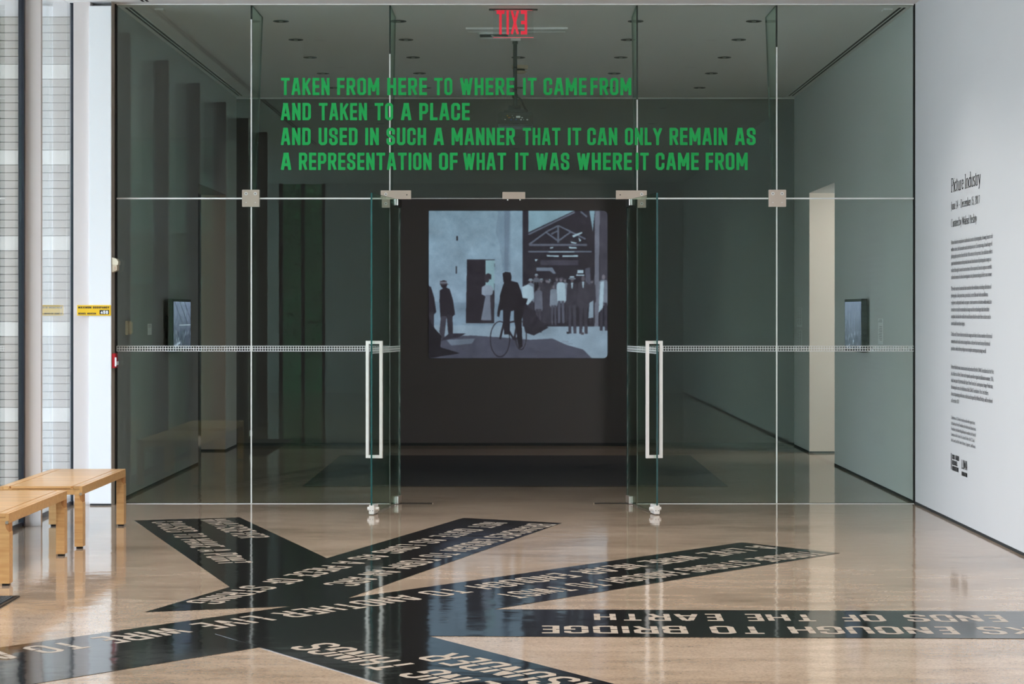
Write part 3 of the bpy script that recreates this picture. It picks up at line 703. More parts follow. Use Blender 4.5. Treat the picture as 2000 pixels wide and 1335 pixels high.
# ------------------------------------------------------------------ black floor bands with stencil text
def band(name, px, z, label, lines, quad=True):
    P = [floor_pt(*p, 0) for p in px]
    c = sum(P, Vector())/len(P)
    e = thing('floor_band', (c.x, c.y, 0), label, 'floor lettering', 'black lettered bands on the floor')
    q = MB(); q.prism([(p.x, p.y) for p in P], 'z', .0002, z); q.build('black_sheet', M['band'], e)
    def words(text, o, U, V, sx, h):
        x = 0
        for wd_ in text.split(' '):
            Q, wd = block_text(wd_, h, st=.13, gap=.09, stencil=True, xs=1.15)
            q = MB(); p = o+U*(x*sx); add_text(q, Q, (p.x, p.y, z+.0004), U, V, sx); q.build('word', M['letter_floor'], e, fix=False)
            x += wd+(.09+.36)*h
        return x-(.09+.36)*h
    for text, A, B, h, pre, suf in lines:
        A = A if isinstance(A, Vector) else floor_pt(*A); B = B if isinstance(B, Vector) else floor_pt(*B)
        U = (B-A).normalized(); V = Vector((-U.y, U.x, 0)); L = (B-A).length
        _, wd = block_text(text, h, st=.13, gap=.09, stencil=True, space=.36, xs=1.15); sx = L/wd
        o = A-V*(h/2); words(text, o, U, V, sx, h)
        if pre:
            _, wp = block_text(pre, h, st=.13, gap=.09, stencil=True, xs=1.15); words(pre, o-U*((wp+.45*h)*sx), U, V, sx, h)
        if suf: words(suf, o+U*((wd+.45*h)*sx), U, V, sx, h)
band('a', [(262,1016),(468,1010),(637,1089),(645,1102),(455,1150)], .0009, 'short black floor band at the left ending in the words MAKE A POINT',
     [('CAUSED TO MAKE A POINT', (324,1018), (460,1100.5), .20, '', ''), ('WHATSOEVER', (415,1013.5), (498,1050), .20, '', '')])
band('b', [(283,1195),(905,1011),(1097,1021),(643,1180.6)], .0013, 'black floor band slanting up to the doorway, text ends PIECE OF STRING',
     [('NOT QUITE AS LONG AS A PIECE OF STRING', (969,1020), (392,1178), .19, '', ''), ('BRANCHES ENOUGH TO FORM AN ARC', (1061,1023), (660,1143), .19, '', '')])
band('c', [(1449,1059),(1640,1080),(-400,1411),(-400,1321)], .0017, 'longest black floor band, running from lower left towards the right wall, about a LIVE WIRE',
     [('A LIVE WIRE NEAR ENOUGH TO ANOTHER LIVE WIRE TO', (1499,1067), (64,1271), .20, '', 'AMPLIFY'), ('TORQUE STRONG ENOUGH TO TWIST', (1591,1079), (985,1165), .20, '', '')])
band('d', [(700,1189),(2400,1195.3),(2400,1249),(700,1241.5)], .0021, 'level black floor band at the right, reading TO BRIDGE and ENDS OF THE EARTH',
     [('ENOUGH TO BRIDGE', (1867,1231.5), (1052,1229.5), .21, 'ROCKS', ''), ('ENDS OF THE EARTH', (1961,1208), (1160,1205), .21, 'THE', '')])
sA = Vector((.276, 7.289-D, 0)); sB = floor_pt(850, 1280)
band('e', [(700,1207),(2222,1600),(1627,1600),(420,1238)], .0025, 'black floor band leaving the bottom edge, with THINGS and ASUNDER',
     [('THINGS', (785,1305), (603,1260), .21, 'PULLING', ''), ('ASUNDER', sA, sB, .21, '', '')])

# ------------------------------------------------------------------ dark sheet on the lobby floor, mat at the left
o = bx('floor_rug', (-1.695, 1.68, 1.40, 4.80, .0, .005), M['rug']); tag(o, 'large dark rectangular rug on the lobby floor behind the glass', 'rug')
t = thing('entrance_mat', (-2.9, -5.9, 0), 'black ribbed entrance mat at the lower left edge, before the benches', 'mat')
MB().box(-3.15, -2.413, -7.2, -4.72, 0, .006).build('mat_border', M['black'], t, bevel=.001)
q = MB()
for k in range(54): q.box(-3.12+k*.0128, -3.12+k*.0128+.0078, -7.17, -4.76, .006, .011)
o = q.build('rib', mat('rubber_rib', (.035, .037, .04), .6, bump=.4, bscale=120), t); o['kind'] = 'stuff'

# ------------------------------------------------------------------ benches
def bench(x0, x1, y0, y1, h, label):
    e = thing('bench', ((x0+x1)/2, (y0+y1)/2, 0), label, 'bench', 'two slatted wooden benches')
    tl = .047; rh = .05; rt = .018
    # long side rails outside the legs
    for sx in (x0, x1-rt):
        MB().box(sx, sx+rt, y0, y1, h-rh, h-.001).build('side_rail', M['wood'], e, bevel=.001)
    for (ya, yb) in ((y0, y0+.022), (y1-.022, y1)):
        MB().box(x0+rt+tl*.62, x1-rt-tl*.62, ya, yb, h-rh, h-.012).build('end_rail', M['wood'], e, bevel=.001)
    top_in = .055
    for sx in ((x0+rt, x0+top_in), (x1-top_in, x1-rt)):
        MB().box(sx[0], sx[1], y0, y1, h-.020, h).build('border_rail', M['wood'], e, bevel=.0008)
    n = 44; p = (y1-y0)/n; c = .0125; a0, a1 = x0+top_in+.0015, x1-top_in-.0015
    pts = [(a0+c, 0), (a1-c, 0), (a1, c), (a1, p-.0008-c), (a1-c, p-.0008), (a0+c, p-.0008), (a0, p-.0008-c), (a0, c)]
    sl = MB(); sl.prism([(u, y0+v) for u, v in pts], 'z', h-.020, h-.0004); sl = sl.build('slat', M['wood'], e)
    for k in range(1, n):
        o = sl.copy(); C.objects.link(o); o.location = (0, k*p, 0)
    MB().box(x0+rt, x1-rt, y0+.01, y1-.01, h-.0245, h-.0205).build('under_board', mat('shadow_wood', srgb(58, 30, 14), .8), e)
    for sx, dirx in ((x0, 1), (x1, -1)):
        for sy, ya in ((y0, y0), (y1-.07, y1-.07)):
            # outline in x-z: the lower leg is full width, its top is notched for the rail with a curved shoulder
            w = tl
            cv = [(rt*math.cos(math.radians(a)), h-rh-.004-.036*math.sin(math.radians(a))) for a in (0, 20, 40, 60, 78)]+[(0, h-rh-.045)]
            out = [(-.002, .012), (w, .012), (w, h-.021), (rt, h-.021)]+cv+[(-.002, h-rh-.05)]
            g = MB(); g.prism([(sx+dirx*u, v) for u, v in out], 'y', ya+.001, ya+.069)
            lg = g.build('leg', M['wood'], e)
            br = [(0, h-rh)] + [(0, h-rh-.0445)] + list(reversed(cv[:-1])) + [(rt, h-rh)]
            g = MB(); g.prism([(sx+dirx*u, v) for u, v in br], 'y', ya+.0008, ya+.0692); g.build('rail_tongue', M['wood_end'], lg)
            cx = sx+dirx*tl/2
            MB().box(cx-.016, cx+.016, ya+.016, ya+.054, 0, .0125).build('glide', M['matte_black'], lg)
            yy = y0-.001 if sy == y0 else y1+.001
            sgn = -1 if sy == y0 else 1
            bxx = sx+dirx*.0095
            MB().cyl((bxx, h-.046), .0085, yy-.002*sgn*-1-.002, yy+.002, 'y', 16).build('bolt', M['steel'], lg)
            MB().cyl((bxx, h-.046), .003, yy+sgn*.002-.0008, yy+sgn*.002+.0008, 'y', 8).build('bolt_socket', M['black'], lg)
    return e
bench(-3.02, -2.538, -2.75, -1.457, .366, 'light wooden slatted bench nearer the glass, behind the other bench')
bench(-3.045, -2.563, -4.34, -3.04, .367, 'light wooden slatted bench cut by the left edge, in front of the other bench')

# ------------------------------------------------------------------ occupancy sign, strobe, pull station
t = thing('occupancy_sign', (-3.045, -.137, 1.4), 'yellow maximum occupancy sign on the white post and pier', 'sign')
zc = lambda py: CAMZ+(610-py)/272.5
x0, x1 = (151-1008)/272.5, (217-1008)/272.5
MB().box(x0, x1, -.141, -.1335, zc(616), zc(595.5)).build('plate', M['yellow'], t, bevel=.001)
MB().box(x0, -3.062, -.1335, -.1005, zc(612), zc(600)).build('spacer', M['pier'], t)
q = MB()
def sign_words(s, xa, xb, ya, yb, m=0, st=.2, dy=0):
    h = (yb-ya)/272.5; Q, wd = block_text(s, h, st=st, gap=.16, xs=1.4, space=.5)
    add_text(q, Q, ((xa-1008)/272.5, -.1418-dy, zc(yb)), (1, 0, 0), (0, 0, 1), sx=((xb-xa)/272.5)/wd, m=m)
sign_words('MAXIMUM OCCUPANCY', 153.5, 214, 598.2, 602.2, st=.24)
sign_words('HESSEL MUSEUM', 153.5, 188, 610.4, 613.6, st=.24)
q.poly([((195-1008)/272.5, -.1416, zc(613.6)), ((213.5-1008)/272.5, -.1416, zc(613.6)), ((213.5-1008)/272.5, -.1416, zc(605)), ((195-1008)/272.5, -.1416, zc(605))])
sign_words('450', 197, 211.5, 606.3, 612.5, m=1, st=.26, dy=.0004)
q.build('print', [M['ink'], M['white']], t, fix=False)

t = thing('alarm_strobe', (-2.88, -.07, 1.67), 'beige fire alarm strobe on the side of the white post', 'alarm')
MB().prism([(-2.8995, 1.668), (-2.862, 1.684), (-2.862, 1.722), (-2.8995, 1.722)], 'y', -.125, -.045).build('horn_housing', M['beige'], t, bevel=.002)
MB().prism([(-2.8995, 1.7225), (-2.855, 1.7225), (-2.852, 1.748), (-2.868, 1.768), (-2.8995, 1.777)], 'y', -.125, -.045).build('strobe_lens', mat('strobe_lens', srgb(240, 232, 210), .2), t, bevel=.002)
MB().box(-2.8775, -2.8735, -.1262, -.1248, 1.688, 1.712).build('marking', mat('faded_red', srgb(190, 140, 120), .5), t)
t = thing('fire_pull_station', (-2.88, -.07, .98), 'red fire alarm pull station low on the side of the white post', 'alarm')
MB().box(-2.8995, -2.872, -.125, -.045, .983, 1.088).build('housing', M['red'], t, bevel=.003)
MB().box(-2.878, -2.866, -.1235, -.1265, .995, 1.06).box(-2.872, -2.862, -.11, -.06, 1.005, 1.03).build('handle', M['white'], t)

# ------------------------------------------------------------------ text on the right wall
wt = thing('wall_text', (XR-.001, -1.8, .4), 'black exhibition text and two small logos on the right wall', 'wall text')
def wz(py, r=1.0911): return CAMZ+(610-py)/(PPM*r)
YT0 = -1.202
def yat(px): return D/((px-1008)/779.0)-D
def wline(q, s, ybase, xend, cap, bold=1.0):
    Q, wd = serif_text(s, cap, bold); L = YT0-yat(xend)
    add_text(q, Q, (XR-.0012, YT0, wz(ybase)), (0, -1, 0), (0, 0, 1), sx=L/wd)
q = MB()
wline(q, 'Picture Industry', 375.2, 1915.5, .088, 1.25); q.build('title', M['ink'], wt, fix=False); q = MB()
wline(q, 'June 24 - December 15, 2017', 409.3, 1914, .050, 1.2); q.build('date_line', M['ink'], wt, fix=False); q = MB(); wline(q, 'Curated by Walead Beshty', 443, 1908, .050, 1.2)
q.build('subtitle', M['ink'], wt, fix=False)
PAR = [
 (477, 13.55, [('Picture Industry complicates traditional accounts of photography, drawing from its role',1939.5),('within science, the humanities and contemporary art. Encompassing a broad range of',1938),('photographic practices from the late 19th century to the present, the exhibition reflects',1939),('upon transformations in the production and distribution of photographic images as',1936.5),('realized through its varied constructions of the corporeal, from its origin as scientific',1937.5),('tool and a means of cultural investigation to its phenomenological effects on a viewer.',1938)]),
 (567, 13.5, [('The wide variety of materials that constitute the exhibition, including collections of',1936.5),('photographs, slide projections, periodicals, recent film and video installations,',1930.5),('sculptures, and printed works on paper, create numerous situations within which to',1937),('consider not only the materiality of images and the technologies that form their',1932.5),('reception, but also the conflicted social history that lies under their surfaces and is',1935.5),('inextricable from their origins.',1885)]),
 (655.5, 13.8, [('To this end, Picture Industry includes images and objects from a number of historical',1938),('moments and social arenas arranged into a cohesive but varied array of historical',1934),('positions, which often prefigure our complex contemporary image world.',1927)]),
 (719, 13.1, [('Picture Industry was commissioned and produced by the LUMA Foundation for the Parc',1941.5),('des Ateliers in Arles, France and expands upon the original installation in summer 2016,',1941),('which was part of Systematically Open? New Forms for Contemporary Image Production,',1940),('the inaugural series of exhibitions at the LUMA Foundation\'s Parc des Ateliers.',1931.5),('An accompanying publication, edited and designed by Walead Beshty, will be released',1939),('in December 2017.',1874)]),
 (817.5, 10.9, [('Exhibitions at CCS Bard are made possible with support from',1904.5),('the Marieluise Hessel Foundation, the Audrey and Sydney Irmas',1906.5),('Foundation, the Robert Mapplethorpe Foundation, the Board of',1906.5),('Governors of the Center for Curatorial Studies, the CCS Bard',1904),('Arts Council, and the Center\'s Patrons, Supporters, and Friends.',1906)])]
for k, (yb, sp_, ls) in enumerate(PAR):
    q = MB()
    for i, (s, xe) in enumerate(ls): wline(q, s, yb+i*sp_, xe, .0255 if k < 4 else .021, 1.2)
    o = q.build('paragraph', M['grey_ink'], wt, fix=False); o['kind'] = 'stuff'
q = MB()
def wblock(s, ya, yb, xa, xb, st=.24):
    h = (yb-ya)/(PPM*1.0925); Q, wd = block_text(s, h, st=st)
    add_text(q, Q, (XR-.0012, yat(xa), wz(yb)), (0, -1, 0), (0, 0, 1), sx=(yat(xa)-yat(xb))/wd)
wblock('CCS BARD', 885.5, 895, 1860, 1873.5); wblock('HESSEL', 897, 906, 1860, 1870.5); wblock('MUSEUM', 908, 917, 1860, 1872.5)
ya_, yb_ = yat(1857.6), yat(1858.8)
q.poly([(XR-.0012, ya_, wz(916)), (XR-.0012, yb_, wz(916)), (XR-.0012, yb_, wz(884)), (XR-.0012, ya_, wz(884))])
wblock('LUMA', 890, 907.5, 1878.5, 1889.5, .14); wblock('FOUNDATION', 912.5, 920.5, 1878.5, 1889.5)
q.build('logo', M['ink'], wt, fix=False)

# ------------------------------------------------------------------ painted-by-light pictures (film projection and two monitors)
def blank(w, h, col): a = np.zeros((h, w, 3)); a[:] = col; return a
def fillp(a, pts, col, alpha=1.0):
    h, w, _ = a.shape; P = np.array(pts, float); X = (np.arange(w)+.5)/w; Y = (np.arange(h)+.5)/h
    x, y = np.meshgrid(X, Y); ins = np.zeros((h, w), bool); n = len(P)
    for i in range(n):
        x1, y1 = P[i]; x2, y2 = P[(i+1) % n]
        if y1 == y2: continue
        c = ((y1 > y) != (y2 > y)) & (x < (x2-x1)*(y-y1)/(y2-y1)+x1); ins ^= c
    a[ins] = a[ins]*(1-alpha)+np.array(col)*alpha
def ell(cx, cy, rx, ry, n=22): return [(cx+rx*math.cos(2*math.pi*i/n), cy+ry*math.sin(2*math.pi*i/n)) for i in range(n)]
def ln(a, p, q_, w, col, alpha=1.0):
    dx, dy = q_[0]-p[0], q_[1]-p[1]; L = math.hypot(dx, dy); nx, ny = -dy/L*w/2, dx/L*w/2
    fillp(a, [(p[0]+nx, p[1]+ny), (q_[0]+nx, q_[1]+ny), (q_[0]-nx, q_[1]-ny), (p[0]-nx, p[1]-ny)], col, alpha)
def snoise(h, w, cell, seed):
    r_ = np.random.default_rng(seed); gh, gw = h//cell+3, w//cell+3; g_ = r_.normal(size=(gh, gw))
    yy = np.arange(h)/cell; xx = np.arange(w)/cell; y0 = yy.astype(int); x0 = xx.astype(int); fy = (yy-y0)[:, None]; fx = (xx-x0)[None]
    return (g_[y0][:, x0]*(1-fy)*(1-fx)+g_[y0+1][:, x0]*fy*(1-fx)+g_[y0][:, x0+1]*(1-fy)*fx+g_[y0+1][:, x0+1]*fy*fx)
def film():
    w, h = 560, 462; u = lambda x: (x-75)/1455.; v = lambda y: (y-67)/1205.; q_ = lambda pts: [(u(x), v(y)) for x, y in pts]
    SKY, WAL, DK, MD, GR, WT = (112,142,156), (112,138,154), (30,29,36), (70,74,88), (120,142,160), (142,166,180)
    a = blank(w, h, WAL)
    g = np.linspace(0, 1, h)[:, None, None]; a += g*np.array([10, 4, 8]) ; a += snoise(h, w, 9, 1)[..., None]*3.0
    fillp(a, q_([(640,67),(740,67),(740,560),(680,560),(650,330),(620,250)]), (92,112,130), .5)
    fillp(a, q_([(690,67),(735,67),(722,560),(690,560)]), (84,100,118), .55)
    fillp(a, q_([(75,810),(840,830),(840,1010),(75,1000)]), (96,118,136), .55)
    fillp(a, q_([(300,275),(313,275),(313,312),(300,312)]), DK); fillp(a, q_([(297,520),(306,520),(306,580),(297,580)]), DK, .8)
    # ground
    fillp(a, q_([(75,1000),(900,1010),(1530,1010),(1530,1272),(75,1272)]), (118,138,154))
    fillp(a, q_([(75,1100),(420,1085),(660,1100),(900,1120),(1080,1110),(1190,1160),(1330,1200),(1400,1272),(75,1272)]), (58,60,74), .92)
    fillp(a, q_([(220,1120),(450,1110),(430,1150),(260,1168)]), (110,128,144), .6)
    for i in range(26): 
        y = 1130+(i % 9)*17; x = 620+(i*131 % 640); fillp(a, q_([(x,y),(x+55,y+3),(x+54,y+9),(x-2,y+5)]), (76,78,92), .5)
    # doorway with a pale opening and step
    fillp(a, q_([(388,465),(612,465),(608,985),(378,985)]), (34,32,40)); fillp(a, q_([(538,470),(612,470),(608,720),(538,720)]), (118,150,160))
    fillp(a, q_([(345,985),(615,985),(612,998),(350,998)]), (104,124,140))
    # shed: dark interior, post, roof trusses, gaps of light
    fillp(a, q_([(840,67),(1530,67),(1530,1010),(840,1010)]), (34,33,42))
    fillp(a, q_([(886,67),(1262,67),(886,245)]), SKY); fillp(a, q_([(1380,67),(1425,67),(1408,240)]), SKY)
    for p in (((890,345),(1040,235)),((1040,235),(1130,190)),((1130,190),(1350,300)),((1128,190),(1128,330)),((1030,245),(1120,310)),((1225,245),(1135,310)),((1070,260),(1125,232)),((890,348),(1360,348)),((886,262),(1262,80)),((1310,75),(1362,120)),((886,402),(1400,402))):
        ln(a, (u(p[0][0]), v(p[0][1])), (u(p[1][0]), v(p[1][1])), .0105, (88,98,114), .9)
    ln(a, (u(890), v(348)), (u(1360), v(348)), .016, (78,84,98))
    for pts in ([(1033,430),(1132,433),(1132,446),(1033,441)], [(1160,433),(1288,430),(1288,446),(1160,446)], [(1060,368),(1090,362),(1085,374),(1062,377)], [(1212,362),(1275,365),(1280,377),(1220,377)], [(1240,270),(1320,240),(1325,252),(1250,288)], [(1225,318),(1280,330),(1270,338),(1235,332)], [(936,465),(965,462),(945,485)], [(1290,285),(1316,310),(1300,322)], [(1050,402),(1260,402),(1260,408),(1050,408)]):
        fillp(a, q_(pts), (140,166,178))
    fillp(a, q_([(950,530),(1080,530),(1110,580),(1090,585),(1060,560),(950,560)]), (92,104,120)); fillp(a, q_([(985,470),(1290,470),(1290,512),(985,512)]), (56,56,68))
    fillp(a, q_([(1345,540),(1385,530),(1395,680),(1350,660)]), (70,74,88)); fillp(a, q_([(1425,67),(1465,67),(1455,1010),(1420,1010)]), (92,98,112)); fillp(a, q_([(1465,67),(1530,67),(1530,640),(1465,640)]), (58,58,68))
    # crowd
    rr = random.Random(11)
    def man(x, yh, yf, s, coat, leg, hat=None, shirt=None, face=(96,96,106)):
        hw = 15*s
        fillp(a, q_(ell(x, yh, hw*.85, hw*1.2)), face)
        sh = yh+hw*1.3; hip = sh+(yf-sh)*.45
        fillp(a, q_([(x-34*s,sh+14*s),(x-16*s,sh),(x+16*s,sh),(x+34*s,sh+14*s),(x+40*s,hip),(x+28*s,hip+20*s),(x-28*s,hip+20*s),(x-40*s,hip)]), coat)
        fillp(a, q_([(x-26*s,hip),(x-2*s,hip),(x-6*s,yf),(x-26*s,yf)]), leg); fillp(a, q_([(x+2*s,hip),(x+26*s,hip),(x+30*s,yf),(x+10*s,yf)]), leg)
        if shirt: fillp(a, q_([(x-8*s,sh),(x+8*s,sh),(x+3*s,sh+45*s),(x-4*s,sh+40*s)]), shirt)
        if hat == 'boater': fillp(a, q_([(x-26*s,yh-9*s),(x+26*s,yh-9*s),(x+26*s,yh-4*s),(x-26*s,yh-4*s)]), WT); fillp(a, q_([(x-15*s,yh-24*s),(x+15*s,yh-24*s),(x+16*s,yh-9*s),(x-16*s,yh-9*s)]), WT); fillp(a, q_([(x-15*s,yh-14*s),(x+15*s,yh-14*s),(x+15*s,yh-9*s),(x-15*s,yh-9*s)]), DK)
        elif hat: fillp(a, q_([(x-16*s,yh-18*s),(x+15*s,yh-20*s),(x+20*s,yh-6*s),(x-16*s,yh-6*s)]), hat)
    for x in (905, 990, 1050, 1120, 1180, 1400): man(x+rr.uniform(-8, 8), 640+rr.uniform(-12, 12), 985, .8, rr.choice([(52,52,62),(100,112,126),(64,66,78)]), (48,48,58), rr.choice([(60,60,70), 'boater']))
    fillp(a, q_([(835,690),(880,668),(925,690),(930,780),(880,840),(838,800)]), WT)
    man(1150, 632, 985, 1.0, WT, (70,74,88), (66,66,78)); man(968, 700, 1060, .85, (84,90,104), (52,52,62)); man(1035, 640, 1000, .9, (44,44,54), (48,48,58), (50,50,60)); man(950, 600, 700, .7, (80,86,98), DK, 'boater')
    man(1090, 690, 1000, .8, (100,112,126), (62,64,76)); 
    man(1240, 630, 1068, 1.18, (48,48,58), (56,57,68), 'boater', WT, (74,72,80)); man(1330, 622, 1072, 1.22, (52,52,62), (50,50,60), None, WT, (74,72,80))
    fillp(a, q_([(1272,588),(1340,588),(1340,600),(1272,600)]), WT); fillp(a, q_([(1284,553),(1332,553),(1334,590),(1280,590)]), WT); fillp(a, q_([(1282,578),(1334,578),(1334,588),(1282,588)]), DK)
    man(1495, 610, 1045, 1.15, (100,110,124), (52,52,62)); fillp(a, q_([(1470,650),(1500,640),(1490,860),(1455,900)]), WT)
    fillp(a, q_([(825,880),(905,860),(1010,1000),(1050,1020),(930,1085),(860,1060)]), (36,35,44)); fillp(a, q_([(1380,820),(1412,800),(1412,940),(1372,945)]), (120,140,156))
    fillp(a, q_([(1195,1055),(1220,1060),(1215,1072),(1198,1072)]), DK); fillp(a, q_([(1310,1060),(1338,1062),(1335,1080),(1312,1080)]), (60,58,66))
    # figure in a long pale skirt in the doorway
    fillp(a, q_(ell(550,632,17,22)), (48,46,54)); fillp(a, q_([(525,600),(545,585),(560,578),(585,590),(583,628),(528,628)]), (44,42,50))
    fillp(a, q_([(508,690),(535,675),(575,675),(600,700),(596,745),(575,765),(535,765),(505,750)]), (118,132,148)); fillp(a, q_([(538,755),(580,755),(592,965),(500,965)]), (98,108,124)); fillp(a, q_([(575,760),(600,750),(600,975),(585,965)]), (46,45,54))
    fillp(a, q_([(498,960),(600,962),(598,982),(500,978)]), (40,38,46))
    # two dark walkers at the left
    for x, yh, yf, s in ((60, 650, 1090, 1.75), (212, 668, 1110, 1.55)):
        fillp(a, q_(ell(x+(-15 if s > 1.6 else -12), yh, 26, 34)), (34,31,38))
        fillp(a, q_([(x-45,yh+50),(x,yh+22),(x+35,yh+40),(x+62,yh+130),(x+78,yh+245),(x+40,yh+280),(x-40,yh+270),(x-48,yh+140)]), (32,30,38))
        fillp(a, q_([(x-36,yh+260),(x+10,yh+260),(x-10,yf),(x-40,yf),(x-48,yf-60)]), (52,52,62)); fillp(a, q_([(x+10,yh+250),(x+58,yh+250),(x+62,yf),(x+30,yf),(x+20,yf-70)]), (40,39,47))
    fillp(a, q_([(168,640),(222,640),(226,662),(240,668),(170,674)]), (58,56,64)); fillp(a, q_([(172,652),(222,650),(222,658),(172,660)]), (110,120,134))
    fillp(a, q_([(240,1070),(380,1068),(320,1100),(170,1130)]), (40,40,50)); fillp(a, q_([(75,930),(110,1010),(180,1090),(170,1180),(330,1230),(75,1272)]), (24,23,30))
    # cyclist
    for cx, cy, rx, ry in ((655, 1115, 82, 148), (825, 1085, 48, 120)):
        o_ = ell(cx, cy, rx, ry, 40); i_ = ell(cx, cy, rx-7, ry-8, 40)
        for k in range(40): fillp(a, q_([o_[k], o_[(k+1) % 40], i_[(k+1) % 40], i_[k]]), (34,32,40))
    for p in (((690,970),(655,1115)),((690,985),(770,1120)),((770,1120),(830,1085)),((770,1120),(800,960)),((700,985),(800,965)),((660,870),(760,880)),((640,930),(650,880)),((650,880),(680,862))):
        ln(a, (u(p[0][0]), v(p[0][1])), (u(p[1][0]), v(p[1][1])), .011, (34,32,40))
    fillp(a, q_(ell(715,612,34,44)), (26,24,31)); fillp(a, q_([(676,580),(700,566),(740,572),(748,610),(744,640),(720,655),(684,650)]), (26,24,31))
    fillp(a, q_([(690,650),(745,640),(800,655),(825,720),(845,800),(850,860),(800,880),(690,880),(650,850),(655,760),(672,700)]), (27,25,32))
    fillp(a, q_([(680,870),(745,870),(735,960),(735,1075),(690,1078),(680,960)]), (29,27,35)); fillp(a, q_([(770,870),(850,860),(830,960),(838,1175),(810,1195),(785,1040),(768,950)]), (27,25,32))
    fillp(a, q_([(655,790),(690,800),(660,880),(648,935),(632,925),(636,880)]), (28,26,33)); fillp(a, q_([(840,780),(880,785),(870,820),(840,850)]), (27,25,32))
    for _ in range(2):
        p = np.pad(a, ((1, 1), (1, 1), (0, 0)), 'edge'); a = sum(p[i:i+h, j:j+w] for i in range(3) for j in range(3))/9
    a = np.clip(a*(1+.045*snoise(h, w, 34, 8)[..., None])+snoise(h, w, 3, 5)[..., None]*2.2+snoise(h, w, 12, 6)[..., None]*2, 12, 255)
    for k, f_ in ((0, .55), (1, .85)): a[k] *= f_; a[-1-k] *= f_; a[:, k] *= f_; a[:, -1-k] *= f_
    # rounded corners of the gate: fade to the unlit wall
    return a
def picture(name, arr, O, U, V, gain, parent=None, corner=0):
    """mesh screen, one quad per picture cell, colour stored per corner; it gives off its own light"""
    h, w, _ = arr.shape; O, U, V = Vector(O), Vector(U), Vector(V)
    ii, jj = np.meshgrid(np.arange(h+1), np.arange(w+1), indexing='ij')
    off = wloc(parent) if parent is not None else O+U*.5+V
    P = np.array(O)[None, None]+(jj/w)[..., None]*np.array(U)+(ii/h)[..., None]*np.array(V)-np.array(off)
    idx = np.arange((h+1)*(w+1)).reshape(h+1, w+1)
    quads = np.stack([idx[:-1, :-1], idx[1:, :-1], idx[1:, 1:], idx[:-1, 1:]], -1).reshape(-1, 4)
    keep = np.ones((h, w), bool)
    if corner:
        for (cy, cx, sy, sx_) in ((0, w-1, 1, -1), (h-1, w-1, -1, -1), (h-1, 0, -1, 1), (0, 0, 1, 1)):
            R = corner if sx_ < 0 else 2
            for i in range(R):
                for j in range(R):
                    if (R-i)**2+(R-j)**2 > R*R: keep[cy+sy*i, cx+sx_*j] = False
    quads = quads[keep.ravel()]; cols = arr.reshape(-1, 3)[keep.ravel()]/255.
    lin = np.where(cols <= .04045, cols/12.92, ((cols+.055)/1.055)**2.4)
    me = bpy.data.meshes.new(name); n = len(quads)
    me.vertices.add((h+1)*(w+1)); me.vertices.foreach_set('co', P.reshape(-1))
    me.loops.add(n*4); me.loops.foreach_set('vertex_index', quads.reshape(-1).astype(np.int32))
    me.polygons.add(n); me.polygons.foreach_set('loop_start', (np.arange(n)*4).astype(np.int32))
    me.update(calc_edges=True)
    at = me.color_attributes.new('picture', 'FLOAT_COLOR', 'CORNER')
    c4 = np.ones((n*4, 4), np.float32); c4[:, :3] = np.repeat(lin, 4, 0); at.data.foreach_set('color', c4.reshape(-1))
    m = bpy.data.materials.new(name+'_light'); m.use_nodes = True; nn = m.node_tree; b = nn.nodes['Principled BSDF']
    b.inputs['Base Color'].default_value = (.04, .04, .04, 1); b.inputs['Roughness'].default_value = .7
    ca = nn.nodes.new('ShaderNodeVertexColor'); ca.layer_name = 'picture'; link(nn, ca.outputs[0], b.inputs['Emission Color']); b.inputs['Emission Strength'].default_value = gain
    me.materials.append(m); o = bpy.data.objects.new(name, me); C.objects.link(o)
    if parent is not None: o.parent = parent
    else: o.location = off
    return o
PB = 188.2
xa, xb = (837-1008)/PB, (1187-1008)/PB; za, zb = CAMZ+(610-411)/PB, CAMZ+(610-699.5)/PB
FILM = film()
o = picture('projected_picture', FILM, (xa, YB-.004, za), (xb-xa, 0, 0), (0, 0, zb-za), .25, corner=15)
tag(o, 'projected black and white film picture of a cyclist and workers on the dark wall', 'projection')

def monitor(x, side, y0, y1, z0, z1, arr, label, gain, stand):
    e = thing('wall_monitor', (x, (y0+y1)/2, z0), label, 'screen', 'two small wall monitors in the lobby')
    s = 1 if side == 'right' else -1   # outward direction is -s
    xf = x-s*stand; th = .045
    MB().box(xf, xf+s*th, y0, y1, z0, z1).build('housing', M['black'], e, bevel=.002)
    MB().box(xf+s*th, x-s*.001, y0+.12, y0+.28, z0+.12, z1-.14).build('wall_bracket', M['matte_black'], e)
    b = .022
    O = (xf-s*.0012, y1-b if side == 'left' else y0+b, z1-b); U = (0, -(y1-y0-2*b), 0) if side == 'left' else (0, y1-y0-2*b, 0)
    O = (xf-s*.0012, y0+b, z1-b) if side == 'left' else (xf-s*.0012, y1-b, z1-b)
    U = (0, (y1-y0-2*b), 0) if side == 'left' else (0, -(y1-y0-2*b), 0)
    picture('screen_image', arr, O, U, (0, 0, -(z1-z0-2*b)), gain, parent=e)
    return e
